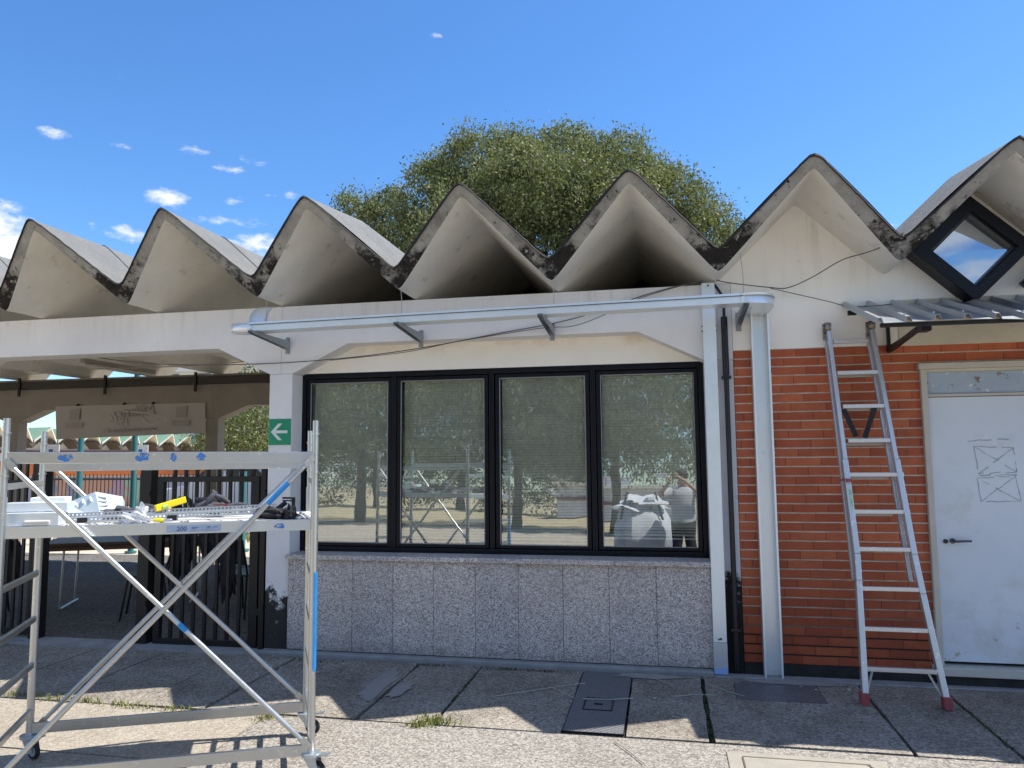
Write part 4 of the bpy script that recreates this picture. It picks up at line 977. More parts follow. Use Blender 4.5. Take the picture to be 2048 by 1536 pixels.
# ---------------------------------------------------------------- things on the deck
def obox(b, c, ax, L, Wd_, H_, up=Vector((0, 0, 1))):
    ax = Vector(ax).normalized(); sd = up.cross(ax).normalized(); u = ax.cross(sd); c = Vector(c)
    p = [c+ax*(L*i)+sd*(Wd_*j)+u*(H_*k) for k in (0, 1) for i, j in ((0, -.5), (1, -.5), (1, .5), (0, .5))]
    return b.add(p, [(0,3,2,1),(4,5,6,7),(0,1,5,4),(1,2,6,5),(2,3,7,6),(3,0,4,7)])
t = thing('tray_offcut', D(.0, .5, DZ), 'long galvanised channel offcut lying at the left end of the scaffold deck', 'channel')
b = MB(); A0 = D(-.03, .55, DZ+.003); ax = (D(.262, .565, 0)-D(-.03, .55, 0)).normalized()
b2 = obox(MB(), A0, ax, .285, .095, .066); b2.build('channel', GALV, t, bevel=.002)
obox(MB(), A0+Vector((0, 0, .070))-V*.06, ax, .31, .10, .045).build('upper_channel', GALV, t, bevel=.002)
t = thing('white_box', D(.08, .42, DZ+.1), 'white open cardboard box resting on the galvanised channels at deck left', 'box')
obox(MB(), D(.07, .40, DZ+.095), U, .17, .10, .045).build('box', WHITE, t, bevel=.003)
t = thing('louvred_tray', D(.3, .25, DZ), 'bent galvanised tray bend with pressed ribs standing on the deck', 'tray piece')
b = MB(); c0 = D(.22, .22, DZ+.004)
P1, P2, P3, P4 = D(.19, .26, DZ+.095), D(.345, .27, DZ+.158), D(.475, .20, DZ+.125), D(.485, .24, DZ+.02)
Q1, Q4 = D(.24, .36, DZ+.02), D(.40, .36, DZ+.004)
b.add([P1, P2, Q4, Q1], [(0, 1, 2, 3)]); b.add([P2, P3, P4, Q4], [(0, 1, 2, 3)]); b.add([P1, P1-V*.01+Vector((0, 0, -.02)), P2-V*.012+Vector((0, 0, -.018)), P2], [(0, 1, 2, 3)])
b.add([P3, P3+U*.012+Vector((0, 0, -.03)), P4+U*.012, P4], [(0, 1, 2, 3)])
b.build('tray_sheet', galv('pale_zinc', (.62, .70, .72), .4, .4), t, open_=True, solid=.003)
b = MB()
for k in range(5):
    f = .14+.17*k; m0 = P2.lerp(Q4, f); m1 = P3.lerp(P4, f*.75+.05); b.tube([m0.lerp(m1, .05)-V*-.004, m0.lerp(m1, .40)-V*-.004], .006, 8)
for k in range(3):
    m0 = P1.lerp(P2, .3+.25*k); m1 = Q1.lerp(Q4, .3+.25*k); b.tube([m0.lerp(m1, .12)+V*.004, m0.lerp(m1, .28)+V*.004], .006, 8)
b.each('pressed_rib', galv('rib_zinc', (.8, .82, .84), .3), t)
t = thing('perforated_angle', D(.26, .42, DZ), 'long perforated galvanised steel angle lying lengthwise across the deck', 'steel angle')
m = bpy.data.materials.new('perforated_zinc'); m.use_nodes = True; n_ = NT(m.node_tree); p = n_.n['Principled BSDF']
pa, pb = D(.24, .42, DZ+.03), D(1.33, .40, DZ+.055); axp = (pb-pa).normalized()
b = MB(); holes = MB(); L = (pb-pa).length; n = 54
upn = Vector((0, 0, 1)); sdp = V
# strip built from cells with real square holes
def strip(b, o, ax, sd, L, n, w_, hole, hw):
    st = L/n
    for k in range(n):
        a = o+ax*(st*k)
        e = [0, (st-hole)/2, (st+hole)/2, st]; h = [0, (w_-hw)/2, (w_+hw)/2, w_]
        for i in range(3):
            for j in range(3):
                if i == 1 and j == 1: continue
                b.add([a+ax*e[i]+sd*h[j], a+ax*e[i+1]+sd*h[j], a+ax*e[i+1]+sd*h[j+1], a+ax*e[i]+sd*h[j+1]], [(0, 1, 2, 3)])
strip(b, pa, axp, sdp, L, n, .040, .009, .012); strip(b, pa+sdp*.040, axp, Vector((0, 0, -1)), L, n, .030, .009, .010)
strip(b, pa, axp, Vector((0, 0, 1)), L, n, .022, .008, .008)
b.build('angle_strip', galv('angle_zinc', (.46, .48, .50), .42), t, open_=True)
b = MB()
for s in (.3, .75, 1.25): dbox(b, s, s+.05, .40, .46, DZ, DZ+.028)
b.each('packer', BLACKPL, t)
t = thing('spirit_level', D(.70, .42, DZ), 'yellow spirit level propped diagonally on the steel angle', 'spirit level')
la, lb = D(.69, .44, DZ+.050), D(.835, .34, DZ+.092); axl = (lb-la)
obox(MB(), la, axl, axl.length, .020, .036).build('body', YELLOW, t, bevel=.003)
axn = axl.normalized(); sdl = Vector((0, 0, 1)).cross(axn).normalized()
cz1 = la+axn*.05-sdl*.0105+axn.cross(sdl)*.014
b = MB().tube([cz1-axn*.014, cz1+axn*.014], .009, 12); b.build('vial', flat('level_vial', (.35, .65, .20), .2), t)
obox(MB(), la+axn*.12+Vector((0, 0, .0))+axn.cross(sdl)*.0355, axn, .05, .010, .002).build('print', BLACK, t)
t = thing('clothing', D(.5, .3, DZ), 'crumpled dark grey work garment between ribbed tray and level', 'garment')
MB().blob(D(.50, .30, DZ+.035), .10, .07, .04, 3, .35, 26, 16, DZ).blob(D(.62, .26, DZ+.05), .09, .05, .028, 8, .4, 26, 16, DZ).build('garment', CLOTH, t, smooth=True)
t = thing('plastic_bag', D(.6, .58, DZ), 'clear crumpled plastic bag on the front edge of the deck', 'bag')
MB().blob(D(.60, .55, DZ+.022), .080, .045, .030, 5, .5, 48, 28, DZ+.001).blob(D(.63, .53, DZ+.055), .028, .026, .035, 6, .5, 36, 22, DZ+.001).build('bag', BAGM, t, smooth=True)
t = thing('foam_roll', D(.13, .6, DZ), 'small off white foam bar on the deck edge at left', 'foam bar')
obox(MB(), D(.085, .60, DZ+.005), U, .125, .035, .026).build('foam', mat('foam', (.62, .60, .53), (.55, .52, .46), 20, .9), t, bevel=.008, seg=3)
t = thing('pliers', D(.72, .58, DZ), 'yellow handled pliers lying on the deck edge', 'pliers')
b = MB().tube([D(.70, .57, DZ+.014), D(.735, .585, DZ+.014), D(.75, .58, DZ+.012)], .010, 8); b.build('handles', YELLOW, t, smooth=True)
MB().tube([D(.75, .58, DZ+.012), D(.80, .60, DZ+.01)], [.008, .004], 8).tube([D(.75, .585, DZ+.014), D(.79, .57, DZ+.016)], [.006, .004], 8).build('jaws', GALVS, t)
t = thing('work_gloves', D(1.0, .25, DZ), 'dark grey power drill and gloves heaped behind the perforated angle', 'gloves')
b = MB().blob(D(.98, .25, DZ+.05), .075, .04, .03, 12, .3, 24, 14, DZ)
for a, c, r in (((.93, .22, .06), (.985, .20, .140), .020), ((.985, .22, .12), (1.06, .22, .075), .018), ((1.0, .2, .10), (.96, .2, .15), .013), ((1.05, .25, .06), (1.17, .27, .062), .016), ((.86, .22, .03), (.93, .2, .085), .016)):
    b.tube([D(a[0], a[1], DZ+a[2]), D((a[0]+c[0])/2, a[1], DZ+(a[2]+c[2])/2+.006), D(c[0], c[1], DZ+c[2])], [r*.8, r, r*.75], 12)
b.build('glove', CLOTH, t, smooth=True)
MB().tube([D(.98, .29, DZ+.075), D(1.06, .30, DZ+.072)], .004, 6).blob(D(1.05, .3, DZ+.055), .02, .015, .014, 2).build('red_trim', REDCL, t, smooth=True)
t = thing('cordless_drill', D(1.0, .12, DZ), 'black cordless drill lying behind the grey gloves', 'drill')
b = MB().tube([D(.86, .10, DZ+.085), D(.97, .10, DZ+.075)], [.024, .030], 14).tube([D(.955, .10, DZ+.08), D(.97, .10, DZ-.0+.02)], .022, 12).build('body', BLACKPL, t, smooth=True)
t = thing('tool_pouch', D(1.33, .5, DZ), 'black leather tool pouch with clamp at the right of the deck', 'tool pouch')
b = MB().blob(D(1.31, .50, DZ+.03), .10, .06, .034, 21, .3, 24, 14, DZ).blob(D(1.40, .56, DZ+.03), .035, .03, .045, 22, .3, 18, 12, DZ)
b.build('pouch', DARKCL, t, smooth=True)
b = MB(); b.bar(D(1.36, .50, DZ+.115), D(1.43, .50, DZ+.112), .025, .010).bar(D(1.36, .50, DZ+.100), D(1.43, .50, DZ+.097), .02, .007).bar(D(1.42, .50, DZ+.11), D(1.42, .50, DZ+.06), .02, .012).tube([D(1.33, .5, DZ+.05), D(1.38, .5, DZ+.09)], .014, 10)
b.each('clamp', BLACKPL, t)
MB().blob(D(1.25, .47, DZ+.045), .03, .03, .02, 23, .3).build('red_tape', REDCL, t, smooth=True)
t = thing('red_glove', D(1.46, .5, DZ), 'small red and black glove next to the right scaffold post', 'glove')
MB().blob(D(1.425, .50, DZ+.014), .035, .02, .012, 31, .4).tube([D(1.44, .5, DZ+.012), D(1.475, .49, DZ+.016)], .006, 8).build('glove', REDCL, t, smooth=True)
t = thing('paper_scrap', D(1.47, .55, DZ), 'white crumpled paper strip beside the red glove', 'paper')
MB().blob(D(1.475, .56, DZ+.016), .038, .022, .020, 33, .6, 24, 16, DZ+.001).build('paper', WHITE, t, smooth=True)
b = MB(); rn = random.Random(12)
for k in range(46):
    s, q = rn.uniform(.26, 1.28), rn.uniform(.47, .62); p = D(s, q, DZ+.003); d_ = U*rn.uniform(-1, 1)+V*rn.uniform(-1, 1); d_.normalize()
    b.tube([p, p+d_*rn.uniform(.008, .03)], rn.uniform(.0018, .004), 6)
b.build('loose_screws', galv('screw_mix', (.3, .28, .25), .5), label='loose screws and offcuts scattered along the deck front', cat='screws', kind='stuff')
# ================================================================ GATES UNDER THE PORTICO
GM = BLACK
def gate_post(x, w_, z1, lab):
    t = thing('gate_post', (x, 6.25, G), lab, 'gate post', 'black posts of the gateway')
    MB().box(x-w_/2, x+w_/2, 6.20, 6.30, G-.02, z1).box(x-w_/2-.004, x+w_/2+.004, 6.196, 6.304, z1, z1+.006).build('post', GM, t, bevel=.004)
    MB().tube([(x+w_*.42, 6.19, -.35), (x+w_*.42, 6.19, -.30)], .012, 8).tube([(x+w_*.42, 6.19, -1.35), (x+w_*.42, 6.19, -1.30)], .012, 8).each('hinge_pin', GM, t)
gate_post(-4.745, .115, -.02, 'wide black steel post left of the slatted gate leaf')
gate_post(-5.90, .105, -.02, 'wide black steel post right of the left fence panel')
gate_post(-3.545, .05, -.02, 'slim black steel post fixed against the white column')
t = thing('gate_leaf', (-4.1, 6.25, G), 'black slatted gate leaf between wide post and white column', 'gate')
b = MB(); b.box(-4.64, -3.60, 6.225, 6.275, -.222, -.172).box(-4.64, -3.60, 6.225, 6.275, -1.685, -1.635).box(-4.64, -4.575, 6.225, 6.275, -1.635, -.222).box(-3.67, -3.60, 6.225, 6.275, -1.635, -.222)
b.build('frame', GM, t, bevel=.003)
for k in range(8):
    x = -4.495+.1145*k; z1 = -.02 if k not in (9,) else -.02
    MB().box(x-.015, x+.015, 6.270, 6.290, -1.66, z1).build('slat', GM, t)
MB().box(-3.64, -3.56, 6.21, 6.224, -1.40, -1.34).box(-3.70, -3.56, 6.21, 6.224, -.62, -.50).each('lock', GM, t)
t = thing('fence_panel', (-6.6, 6.25, G), 'black vertical bar fence panel at the left edge behind the scaffold', 'fence')
b = MB().box(-8.3, -5.955, 6.225, 6.265, -.25, -.20).box(-8.3, -5.955, 6.225, 6.265, -1.66, -1.60); b.each('rail', GM, t)
for k in range(24):
    x = -6.03-.088*k; MB().box(x-.014, x+.014, 6.262, 6.282, -1.62, -.02).build('slat', GM, t)
# bags hanging on the fence
t = thing('backpack', (-6.35, 6.35, -1.1), 'dark backpack hanging low behind the left fence panel', 'backpack')
MB().blob((-6.42, 6.42, -1.02), .15, .09, .24, 41, .25).build('bag', DARKCL, t, smooth=True)
b = MB().bar((-6.45, 6.335, -.86), (-6.40, 6.33, -.98), .02, .004).bar((-6.40, 6.33, -.90), (-6.46, 6.33, -1.0), .02, .004); b.build('white_mark', flat('faded_white_print', (.3, .3, .32)), t)
for i, (x, z, sx, sz, lab) in enumerate([(-4.47, -.80, .13, .30, 'black bag hanging on the gate leaf beside the wide post'), (-4.18, -.74, .10, .17, 'small black bag hanging in the middle of the gate leaf'), (-3.98, -.90, .09, .40, 'long black jacket hanging from the gate leaf nearer the column')]):
    t = thing('hanging_bag', (x, 6.33, z), lab, 'bag', 'things hung on the gate')
    MB().blob((x, 6.36, z), sx, .06, sz, 50+i, .3).build('bag', DARKCL, t, smooth=True)
    MB().tube([(x-.04, 6.34, z+sz*.8), (x, 6.31, -.36+.15*0 if z > -.85 else -.42), (x+.04, 6.34, z+sz*.8)], .008, 6).build('strap', DARKCL, t)
# folding table and chairs in the shade
t = thing('folding_table', (-6.5, 7.9, G), 'long folding table with brown wooden top and metal legs in the portico', 'table')
P_ = lambda x, y, z: Vector((x, y, z))
c0, c1 = P_(-7.05, 7.55, -.98), P_(-5.35, 8.35, -.98); ax_ = (c1-c0).normalized(); sd_ = Vector((-ax_.y, ax_.x, 0))
obox(MB(), c0, ax_, (c1-c0).length, .72, .035).build('tabletop', WOOD, t, bevel=.006)
obox(MB(), c0+ax_*.04-Vector((0, 0, .055)), ax_, (c1-c0).length-.08, .64, .05).build('apron', flat('table_apron', (.16, .08, .045), .5), t)
for f in (.14, .86):
    for k in (-1, 1):
        p = c0.lerp(c1, f)+sd_*.26*k; b = MB().tube([p-Vector((0, 0, .05)), p+ax_*.02*(-1 if f < .5 else 1)-Vector((0, 0, .70))], .0125, 10); b.build('leg', GALVS, t, smooth=True)
b = MB()
for f in (.14, .86):
    p = c0.lerp(c1, f); b.tube([p+sd_*.30-Vector((0, 0, .69)), p-sd_*.30-Vector((0, 0, .69))], .012, 8); b.bar(p-Vector((0, 0, .06)), p+ax_*.25*(1 if f < .5 else -1)-Vector((0, 0, .04)), .02, .008)
b.each('foot_rail', GALVS, t)
t = thing('dark_bag', (-6.3, 8.0, -.94), 'black case lying on the brown folding table', 'case')
obox(MB(), (-6.25, 8.15, -.945), ax_, .42, .26, .10).build('case', DARKCL, t, bevel=.03, seg=3)
def chair(x, y, rz, lab):
    t = thing('green_chair', (x, y, G), lab, 'chair', 'stacking chairs under the portico')
    M_ = Matrix.Translation((x, y, G)) @ Matrix.Rotation(rz, 4, 'Z'); T = lambda a: M_ @ Vector(a)
    def part(nm, fn, mm, **k):
        b = MB(); fn(b); b.v = [tuple(T(v)) for v in b.v]; return b.build(nm, mm, t, **k)
    GC = flat('chair_green', (.012, .05, .03), .4)
    part('seat', lambda b: b.box(-.21, .21, -.2, .2, .43, .455), GC, bevel=.012)
    part('backrest', lambda b: b.add([(-.20, .20, .56), (.20, .20, .56), (.21, .26, .83), (-.21, .26, .83), (-.20, .225, .56), (.20, .225, .56), (.21, .285, .83), (-.21, .285, .83)], [(0,3,2,1),(4,5,6,7),(0,1,5,4),(1,2,6,5),(2,3,7,6),(3,0,4,7)]), GC, bevel=.01)
    for sx in (-1, 1):
        for sy in (-1, 1):
            part('leg', lambda b: b.tube([(sx*.18, sy*.17, .44), (sx*.215, sy*.235, .0)], .012, 8), BLACK)
        part('back_post', lambda b: b.tube([(sx*.19, .17, .44), (sx*.2, .215, .60), (sx*.2, .275, .82)], .011, 8), BLACK)
chair(-5.55, 7.35, R(-60), 'dark green chair with splayed legs between table and gate')
chair(-4.55, 7.6, R(170), 'dark chair right behind the slatted gate leaf')
chair(-7.35, 7.0, R(30), 'dark chair behind the left fence panel with one leg showing')
# ceiling lamp
t = thing('strip_lamp', (-6.6, 8, 1.1), 'slim unlit fluorescent tube fitting under the portico folds', 'ceiling lamp')
MB().bar((-7.08, 8.0, 1.225), (-6.98, 9.2, 1.20), .07, .05).build('housing', flat('lamp_housing', (.34, .31, .27), .6), t)
MB().tube([(-7.08, 8.02, 1.185), (-6.98, 9.18, 1.165)], .018, 10).build('tube', flat('lamp_tube', (.6, .57, .5), .4), t)
wire('cable', [(-12, 8.2, 1.16), (-9.8, 8.4, 1.20), (-8.2, 8.2, 1.10), (-6.8, 7.6, 1.05), (-5.2, 7.2, .995), (-4.3, 7.0, .99), (-3.6, 6.6, .97)], .006, flat('old_cable', (.30, .27, .23)), 'old pale cable looping under the portico ceiling', group='wires strung along the facade')
# banner hung on the rear beam, seen from behind
t = thing('banner', (-8.8, 11.0, .6), 'grey banner hung under the rear beam, its print showing through mirrored', 'banner')
BN = mat('banner_cloth', (.50, .465, .43), (.45, .415, .385), 1.5, .9, bump=.1, bscale=6); BI = mat('banner_show_through', (.40, .365, .335), (.36, .325, .30), 5, .9); BI2 = mat('banner_light_print', (.56, .53, .49), (.52, .49, .455), 5, .9)
bl_ = [(-10.20, .90), (-7.35, .90), (-7.33, .405), (-10.14, .335)]
n = 30; rows = []
for k in range(2):
    rows.append([])
for i in range(n+1):
    f = i/n; xt = bl_[0][0]+(bl_[1][0]-bl_[0][0])*f; xb = bl_[3][0]+(bl_[2][0]-bl_[3][0])*f; yy_ = 10.965+.012*math.sin(f*14)
    rows[0].append((xt, yy_, .90)); rows[1].append((xb, yy_-.01, bl_[3][1]+(bl_[2][1]-bl_[3][1])*f))
MB().sheet(rows).build('sheet', BN, t, open_=True, smooth=True)
RB = Matrix.Rotation(R(1.2), 3, 'Y')
text('print', 'www.milanobaseball.it', .115, BI, (-8.72, 10.945, .445), Matrix.Rotation(R(-2), 3, 'Y') @ FACE, t, mirror=True)
text('print', '1946', .20, BI2, (-8.92, 10.945, .565), Matrix.Rotation(R(8), 3, 'Y') @ FACE, t, mirror=True, shear=.25)
text('print', 'Milano', .27, BI, (-8.62, 10.946, .70), Matrix.Rotation(R(-3), 3, 'Y') @ FACE, t, mirror=True, shear=.3, sx=1.1)
b = MB(); b.sheet([[(x, 10.944, z) for x, z in ((-9.25, .84), (-8.9, .80), (-8.4, .76), (-8.05, .66), (-8.02, .62))], [(x, 10.944, z) for x, z in ((-9.25, .83), (-8.9, .785), (-8.4, .735), (-8.1, .66), (-8.05, .61))]])
b.sheet([[(x, 10.944, z) for x, z in ((-8.02, .62), (-8.3, .57), (-8.42, .62), (-8.5, .69))], [(x, 10.944, z) for x, z in ((-8.04, .60), (-8.32, .545), (-8.46, .61), (-8.54, .69))]])
b.build('swoosh', BI2, t, open_=True)
b = MB()
for x0 in (-9.98, -7.95):
    b.sheet([[(x0, 10.946, .52), (x0+.34, 10.946, .53)], [(x0+.02, 10.946, .62), (x0+.36, 10.946, .62)]]); b.sheet([[(x0+.08, 10.946, .66), (x0+.28, 10.946, .66)], [(x0+.09, 10.946, .84), (x0+.29, 10.946, .85)]])
b.each('crest', BI, t, open_=True)
b = MB()
for x in (-9.75, -8.85, -8.3): b.blob((x, 10.96, .915), .03, .02, .02, 4, .3, 10, 8)
b.each('knot', BLACK, t)
# ================================================================ YARD BEHIND THE PORTICO
def pole(x, y, r, z1, lab, m=TEAL):
    t = thing('teal_pole', (x, y, G), lab, 'pole', 'teal steel posts behind the portico')
    MB().tube([(x, y, G), (x, y, z1)], r, 14).build('shaft', m, t, smooth=True)
    MB().tube([(x, y, G), (x, y, G+.03)], r*2, 14).build('base', m, t)
pole(-11.72, 13.3, .058, 3.2, 'thick teal post seen left under the hanging banner')
pole(-9.52, 12.1, .050, 3.2, 'teal post below the middle of the banner')
pole(-7.62, 12.6, .07, -.26, 'teal post showing between the gate slats, left one')
pole(-6.45, 12.9, .07, -.26, 'teal post showing between the gate slats, right one')
t = thing('picket_fence', (-10, 15.4, G), 'dark metal picket fence across the yard behind the portico', 'fence')
FY = 15.4; IRON = flat('fence_iron', (.03, .035, .04), .5)
b = MB().box(-18, -3, FY-.02, FY+.02, -.50, -.46).box(-18, -3, FY-.02, FY+.02, -1.58, -1.54); b.each('rail', IRON, t)
b = MB()
for k in range(98):
    x = -15.9+.105*k; b = MB().box(x-.009, x+.009, FY-.029, FY-.0205, -1.66, -.36); b.build('picket', IRON, t)
MB().box(-18, 4, FY-.1, FY+.15, G, -1.66).box(-18, 4, FY+1.2, FY+1.45, G, -1.58).build('kerb', mat('pale_kerb', (.62, .58, .54), (.5, .47, .43), 3, .9), kind='structure')
for x, y, lab in ((-12.35, 13.3, 'pale double parking sign on a thin post beside the left gate post'), (-11.5, 14.9, 'pale double parking sign on a post between two teal poles')):
    t = thing('street_sign', (x, y, G), lab, 'sign', 'small street signs in the yard')
    MB().tube([(x, y, G), (x, y, .35)], .022, 10).build('post', IRON, t)
    b = MB().box(x-.15, x+.15, y-.04, y-.025, -.02, .30).box(x-.15, x+.15, y-.04, y-.025, -.26, -.05).each('panel', WHITE, t)
    MB().box(x-.09, x+.01, y-.043, y-.041, .08, .20).bar((x-.10, y-.042, -.15), (x+.10, y-.042, -.12), .02, .002).bar((x-.08, y-.042, -.20), (x+.09, y-.042, -.19), .02, .002).bar((x+.06, y-.042, .10), (x+.06, y-.042, .17), .02, .002).each('symbol', flat('sign_symbol', (.05, .09, .3)), t)
# dry grass strip
def grass(name, pts, n, h, lab, seed=0, wd=.004, m=LEAFG, kind='stuff'):
    rn = np.random.RandomState(seed); c = np.array(pts); idx = rn.randint(0, len(c), n)
    P = np.zeros((n, 3)); P[:, 0] = c[idx, 0]+rn.normal(0, 1, n)*c[idx, 2]; P[:, 1] = c[idx, 1]+rn.normal(0, 1, n)*c[idx, 3]; P[:, 2] = G-.01
    a = rn.uniform(0, 6.28, n); d = np.stack([np.cos(a), np.sin(a), 0*a], 1); hh = h*rn.uniform(.35, 1.15, n)[:, None]; ln = rn.uniform(.1, .9, n)[:, None]
    w_ = np.stack([-np.sin(a), np.cos(a), 0*a], 1)*wd; z = np.array([[0, 0, 1.]])
    v0, v1 = P-w_, P+w_; mid = P+d*hh*ln*.35+z*hh*.6; v2, v3 = mid+w_*.8, mid-w_*.8; tip = P+d*hh*ln+z*hh*.85
    V_ = np.stack([v0, v1, v2, v3, tip+w_*.1, tip-w_*.1], 1).reshape(-1, 3); o = np.arange(n)[:, None]*6
    F = np.concatenate([o+np.array([[0, 1, 2, 3]]), o+np.array([[3, 2, 4, 5]])], 0)
    ob = npmesh(name, V_, F, m); tag(ob, lab, 'weeds', kind=kind); return ob
grass('weeds', [(-4.15, 4.74, .22, .02), (-3.75, 4.70, .12, .03), (-3.35, 4.68, .18, .03), (-2.6, 4.66, .05, .05), (-4.6, 4.78, .2, .02)], 420, .05, 'low straggly weeds along the slab edge behind the left scaffold wheel', 1)
grass('weeds', [(-3.10, 5.99, .35, .015), (-1.9, 6.01, .12, .012), (-1.30, 6.0, .12, .012), (-.95, 6.0, .10, .012), (.235, 5.3, .006, .35), (-1.49, 5.45, .008, .3), (2.3, 4.8, .14, .04), (1.9, 5.2, .006, .25)], 620, .03, 'tiny weeds growing in the slab joints and along the granite wall', 2, .004, LEAFD)
grass('dry_grass', [(-12, 14.6, 2.5, .3), (-9, 14.5, 2, .3)], 2600, .12, 'dry yellow grass strip before the picket fence', 3, .01)
t_ = grass('weed_tuft', [(-1.50, 4.78, .055, .035), (-1.42, 4.75, .07, .03), (-1.55, 4.70, .05, .03)], 190, .05, 'single green weed tuft in the sun below the window', 4, .006, kind=None)
t_ = grass('weed_tuft', [(-3.05, 4.60, .04, .03)], 90, .04, 'tiny yellow weed on the sunlit slab near the right scaffold braces', 6, .004, kind=None)
# ================================================================ FAR PAVILION (zigzag green roof, orange brick)
FP = thing('far_pavilion', (-25, 40, G), 'far pavilion with zigzag green roof over orange brick wall, seen under the portico', 'building')
A_ = Vector((-.968*32.6, 32.6, .80)); B_ = Vector((-.574*49, 49, .50)); dr_ = (B_-A_)/13.; nr = Vector((dr_.y, -dr_.x, 0)).normalized()
if nr.y > 0: nr = -nr
FG = mat('green_roof_sheet', (.24, .36, .25), (.18, .30, .20), 1.2, .7); FW = mat('far_white_wall', (.62, .64, .70), (.55, .57, .63), 1, .9)
FBK = mat('far_orange_brick', (.62, .20, .075), (.55, .165, .06), 2.5, .8, aniso=(1, 1, 9)); FE = mat('far_soffit', (.78, .76, .72), (.68, .65, .60), 1.5, .9); bt = MB()
b = MB(); bs = MB(); be = MB(); bw = MB(); up = Vector((0, 0, 1)); dpt = -nr
for k in range(-3, 17):
    v0 = A_+dr_*k; v1 = A_+dr_*(k+1); pk = (v0+v1)/2+up*.80+nr*.45; f0, f1 = v0, v1
    b.add([f0+up*.12, pk+up*.06, pk+dpt*9+up*.06, f0+dpt*9+up*.12], [(0, 1, 2, 3)]); b.add([pk+up*.06, f1+up*.12, f1+dpt*9+up*.12, pk+dpt*9+up*.06], [(0, 1, 2, 3)])
    bs.add([f0, pk-up*.04, pk+dpt*9-up*.04, f0+dpt*9], [(0, 1, 2, 3)]); bs.add([pk-up*.04, f1, f1+dpt*9, pk+dpt*9-up*.04], [(0, 1, 2, 3)])
    q = dr_.normalized(); c_ = f0-dpt*.03; bt.add([c_-q*.42+up*.20, c_-up*.22, c_+q*.42+up*.20, c_-q*.42+up*.20+dpt*.9, c_-up*.22+dpt*.9, c_+q*.42+up*.20+dpt*.9], [(0, 1, 2), (0, 3, 4, 1), (1, 4, 5, 2)])  # dark wedges stand for shaded valley ends, the shade put into their colour
    be.add([f0, pk-up*.05, pk+up*.06, f0+up*.13], [(0, 1, 2, 3)]); be.add([pk-up*.05, f1, f1+up*.13, pk+up*.06], [(0, 1, 2, 3)])
b.build('roof', FG, FP, open_=True); bs.build('soffit', FE, FP, open_=True); bt.each('valley_shade', flat('far_valley_shade', (.10, .09, .08), .9), FP); be.build('roof_edge', FE, FP, open_=True)
def wallseg(z0, z1, off, mm, nm):
    p, q = A_+dr_*-4+dpt*off, A_+dr_*18+dpt*off; zz = lambda v, z: Vector((v.x, v.y, z))
    MB().add([zz(p, z0), zz(q, z0), zz(q, z1), zz(p, z1), zz(p+dpt*.3, z0), zz(q+dpt*.3, z0), zz(q+dpt*.3, z1), zz(p+dpt*.3, z1)], [(0,3,2,1),(4,5,6,7),(0,1,5,4),(1,2,6,5),(2,3,7,6),(3,0,4,7)]).build(nm, mm, FP)
wallseg(-.10, 1.0, .9, FW, 'upper_wall'); wallseg(-3, -.10, .88, FBK, 'brick_wall'); wallseg(.34, .44, .80, flat('maroon_band', (.16, .03, .05)), 'band')
# mural wall with faded paint
def mural():
    m = bpy.data.materials.new('faded_mural'); m.use_nodes = True; t = NT(m.node_tree); p = t.n['Principled BSDF']; pos = t.new('ShaderNodeNewGeometry').outputs['Position']
    g = t.xyz(t.vor(t.vm('ADD', pos, t.vm('MULTIPLY', t.noise(pos, 1.2, 4, out='Color'), (1.5, 1.5, 1.5))), .8, 'Color'))[0]
    c = t.ramp(g, [(0, (.22, .24, .34)), (.2, (.40, .26, .34)), (.35, (.30, .42, .32)), (.5, (.30, .30, .42)), (.65, (.50, .28, .20)), (.8, (.38, .50, .40)), (1, (.46, .38, .50))], 'CONSTANT')
    t.put(p.inputs['Base Color'], c); p.inputs['Roughness'].default_value = .8; return m
t = thing('mural_wall', (-20, 25, G), 'long low wall with faded pink, green and purple mural behind the picket fence', 'wall')
MB().box(-27, -15.8, 24.6, 24.8, G-.2, -.72).build('painted_face', mural(), t)
MB().box(-27.05, -15.75, 24.55, 24.85, -.72, -.66).build('coping', CEMENT, t)
def car(x, y, col, lab, L=4.1):
    t = thing('parked_car', (x, y, G), lab, 'car'); z = G
    prof = [(-L/2, .35), (-L/2, .75), (-L/2+.1, .92), (-L/2+.75, 1.02), (-L/2+1.35, 1.46), (L/2-1.05, 1.50), (L/2-.30, 1.08), (L/2, .95), (L/2, .35)]
    MB().prism([(x+a, z+c*.9) for a, c in prof], y-.85, y+.85).build('body', mat('car_paint', col, col, 3, .25), t, bevel=.06, seg=3)
    b = MB().prism([(x-L/2+.98, z+1.06), (x-L/2+1.45, z+1.40), (x-.1, z+1.42), (x-.1, z+1.06)], y-.87, y-.84).prism([(x+0, z+1.06), (x, z+1.42), (x+L/2-1.15, z+1.42), (x+L/2-.75, z+1.06)], y-.87, y-.84)
    b.build('side_window', flat('car_glass', (.02, .025, .03), .1), t)
    for dx in (-L/2+.78, L/2-.78):
        w_ = MB().torus((x+dx, y-.82, z+.31), (0, 1, 0), .22, .09, 24, 8).build('wheel', RUBBER, t, smooth=True)
        MB().tube([(x+dx, y-.80, z+.31), (x+dx, y-.90, z+.31)], .17, 20).build('rim', GALVS, w_)
car(-12.1, 20.0, (.65, .66, .68), 'white car partly visible between gate slats near the white column')
